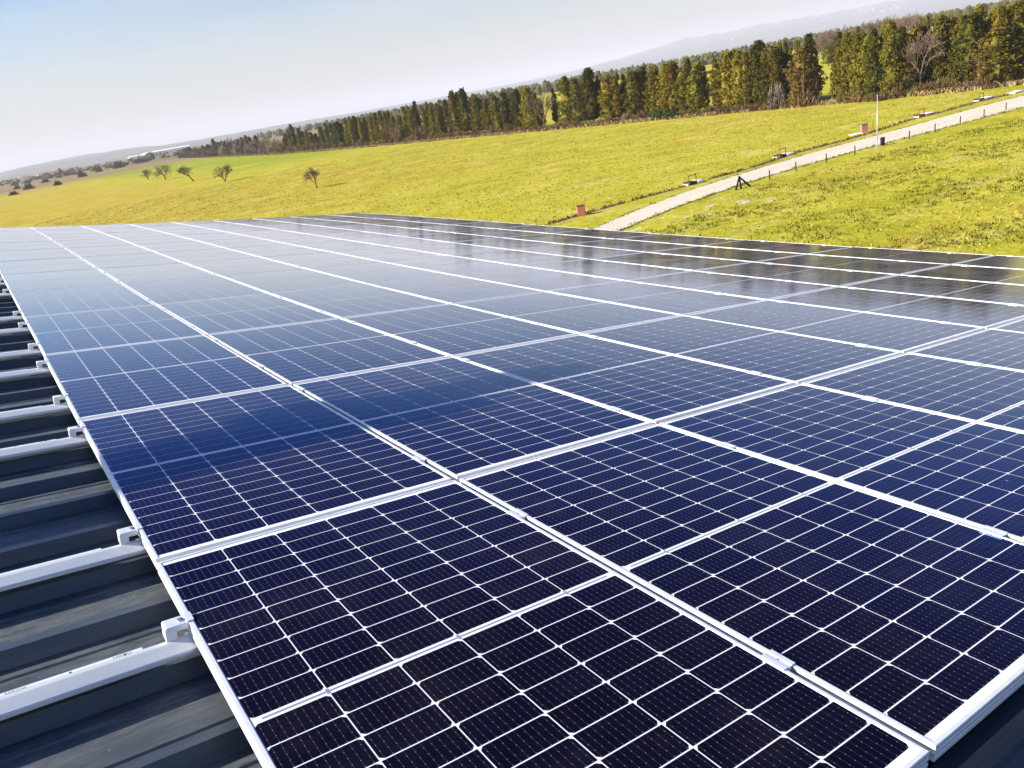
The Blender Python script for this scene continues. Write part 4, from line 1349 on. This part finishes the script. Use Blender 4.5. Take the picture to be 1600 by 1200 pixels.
for n, (x, y, h) in enumerate(BOX):
    w = 0.36
    t = thing('utility_box', ('faded red utility box at the near end of the ditch', 'faded red utility box on a pale slab left of the lamp post')[n], 'utility box', Matrix.Translation((x, y, 0)) @ Matrix.Rotation(rad(-35), 4, 'Z'))
    b = MB(); b.box(-w, w, -0.2, 0.2, 0.0, h); put('cabinet', b.mesh('cabinet'), t, M['red'])
    b = MB(); b.box(-w + .04, w - .04, -0.215, -0.203, 0.06, h - .08); put('door', b.mesh('door'), t, M['red'])
    b = MB(); b.box(-w - .04, w + .04, -0.24, 0.24, h + 0.002, h + .05); put('cap', b.mesh('cap'), t, M['rust'])
    if n == 1:
        b = MB(); b.box(-1.6, 0.5, -0.7, 0.55, -0.05, 0.09); put('slab', b.mesh('slab'), t, M['concrete'])

CN = ['nearest culvert with a red rail over the ditch', 'second culvert with a red rail over the ditch', 'third culvert with a red rail right of the lamp post', 'fourth culvert with a low red rail near the right edge']
for n, (x, y) in enumerate(CULV[:4]):
    t = thing('culvert', CN[n], 'culvert', Matrix.Translation((x, y, 0)) @ Matrix.Rotation(rad(-4), 4, 'Z'), 'culverts along the ditch')
    b = MB(); b.prism([(-0.75, -0.1), (0.75, -0.1), (0.62, 0.24), (-0.62, 0.24)], 0.35, (1.15, 1.4, 2.2, 2.4)[n], 'x'); put('slab', b.mesh('slab'), t, M['concrete'])
    b = MB(); b.box(-0.85, -0.62, -0.4, 0.4, -0.1, 0.16); put('wing_wall', b.mesh('wing_wall'), t, M['concrete'])
    b = MB(); b.box(-0.6, 0.34, -0.50, 0.50, -0.15, 0.30); put('opening_shade', b.mesh('opening_shade'), t, M['dark'])  # solid black block painting the shade inside the culvert mouth
    b = MB(); b.tube([(-0.6, -0.3, 0.1), (-0.6, -0.3, 0.92), (0.42, -0.3, 0.92), (0.42, -0.3, 0.2)], 0.06, 6); put('rail', b.mesh('rail'), t, M['rust'])
o = thing('concrete_slab', 'pale slab over the far end of the ditch', 'slab', Matrix.Translation((CULV[5][0], CULV[5][1], 0)))
b = MB(); b.prism([(-0.7, -0.1), (0.7, -0.1), (0.6, 0.18), (-0.6, 0.18)], -1.5, 1.5, 'x'); put('slab', b.mesh('slab'), o, M['concrete'])

# black three legged marker beside the path
x, y, h = TRIP
t = thing('timber_tripod', 'black three legged timber tripod at the path edge', 'tripod', Matrix.Translation((x, y, 0)))
for dx, dy in ((-0.95, -0.30), (-0.25, -0.36), (0.95, -0.45)):
    b = MB(); b.tube([(dx * 0.0 , 0, h + 0.06), (dx, dy, -0.05)], [0.075, 0.095], 6); put('leg', b.mesh('leg'), t, M['black'])
b = MB(); b.tube([(0, 0, h - 0.14), (0, 0, h + 0.14)], [0.11, 0.09], 8); put('binding', b.mesh('binding'), t, M['black'])

# low timber fence in the gap of the tree row
t = thing('field_fence', 'low timber fence in the gap of the tree row', 'fence', Matrix.Translation((133.5, 82.6, 0)))
for k in range(4):
    b = MB(); b.box(-.06, .06, k * 1.6 - 3.1, k * 1.6 - 2.98, -0.1, 1.25); put('fence_post', b.mesh('fence_post'), t, M['post'])
for z in (0.45, 0.95):
    b = MB(); b.box(-.10, -.062, -3.3, 2.1, z, z + 0.12); put('rail', b.mesh('rail'), t, M['post'])

# ------------------------------------------------------------------ unseen truck crane, added left of the frame to cast the panel shadow
def shadow_to(u, v, dist):
    p = ROOF @ Vector((u, v, zp(u, v)))
    return p + _sd * dist
tip = shadow_to(2.43, 2.86, 7.6)
kn = shadow_to(1.35, 2.83, 7.9)
far = shadow_to(-0.6, 2.62, 8.4)
d = (far - kn).normalized()
foot = kn + d * 16.0
base = Vector((foot.x, foot.y, 0))
t = thing('added_shadow_crane', 'unseen yellow truck crane added to cast the shadow band on the panels', 'crane', Matrix.Translation(base))
def bar(a, b_, w, h):
    a, b_ = Vector(a), Vector(b_)
    dd = (b_ - a); L = dd.length; dd.normalize()
    s = dd.cross(Vector((0, 0, 1))).normalized(); upv = s.cross(dd)
    Mx = Matrix(((dd.x, s.x, upv.x, a.x), (dd.y, s.y, upv.y, a.y), (dd.z, s.z, upv.z, a.z), (0, 0, 0, 1)))
    return MB().box(0, L, -w / 2, w / 2, -h / 2, h / 2, Mx)
put('boom', bar(kn - base, foot - base, 0.22, 0.24).mesh('boom'), t, M['yellow'])
put('boom_head', bar(kn + d * 0.5 - base, kn - d * 0.05 - base, 0.32, 0.34).mesh('boom_head'), t, M['yellow'])
put('boom_tip', bar(kn - d * 0.06 - base, tip - base, 0.15, 0.17).mesh('boom_tip'), t, M['yellow'])
fz = foot.z
put('mast', MB().box(-.35, .35, -.35, .35, 1.5, fz + 0.3).mesh('mast'), t, M['yellow'])
b = MB(); b.box(-4.5, 3.2, -1.2, 1.2, 0.9, 1.5); put('chassis', b.mesh('chassis'), t, M['dark'])
b = MB(); b.prism([(-1.15, 1.51), (1.15, 1.51), (1.15, 2.6), (0.9, 3.1), (-0.9, 3.1), (-1.15, 2.6)], -4.5, -2.7, 'x'); put('cab', b.mesh('cab'), t, M['yellow'])
b = MB(); b.box(-4.53, -4.505, -.9, .9, 2.1, 2.8); put('windscreen', b.mesh('windscreen'), t, M['glass'])
for x_ in (-3.6, -0.6, 0.7, 2.2):
    for y_ in (-1.1, 1.1):
        b = MB(); b.tube([(x_, y_ - 0.17, 0.52), (x_, y_ + 0.17, 0.52)], 0.52, 18); wmesh = put('wheel', b.mesh('wheel'), t, M['dark'])

# ------------------------------------------------------------------ air
b = MB(); b.box(-18600, 18600, -18600, 18600, -1.5, 345)
hz = put('haze', b.mesh('haze'))
hm = bpy.data.materials.new('haze')
hm.use_nodes = True
hm.node_tree.nodes.clear()
ho = hm.node_tree.nodes.new('ShaderNodeOutputMaterial')
hv = hm.node_tree.nodes.new('ShaderNodeVolumePrincipled')
hv.inputs['Color'].default_value = (0.87, 0.88, 0.95, 1)
hv.inputs['Density'].default_value = HAZE
hv.inputs['Anisotropy'].default_value = 0.0
hm.node_tree.links.new(hv.outputs[0], ho.inputs['Volume'])
hz.data.materials.append(hm)
tag(hz, 'thin pale haze over the plain', kind='stuff')
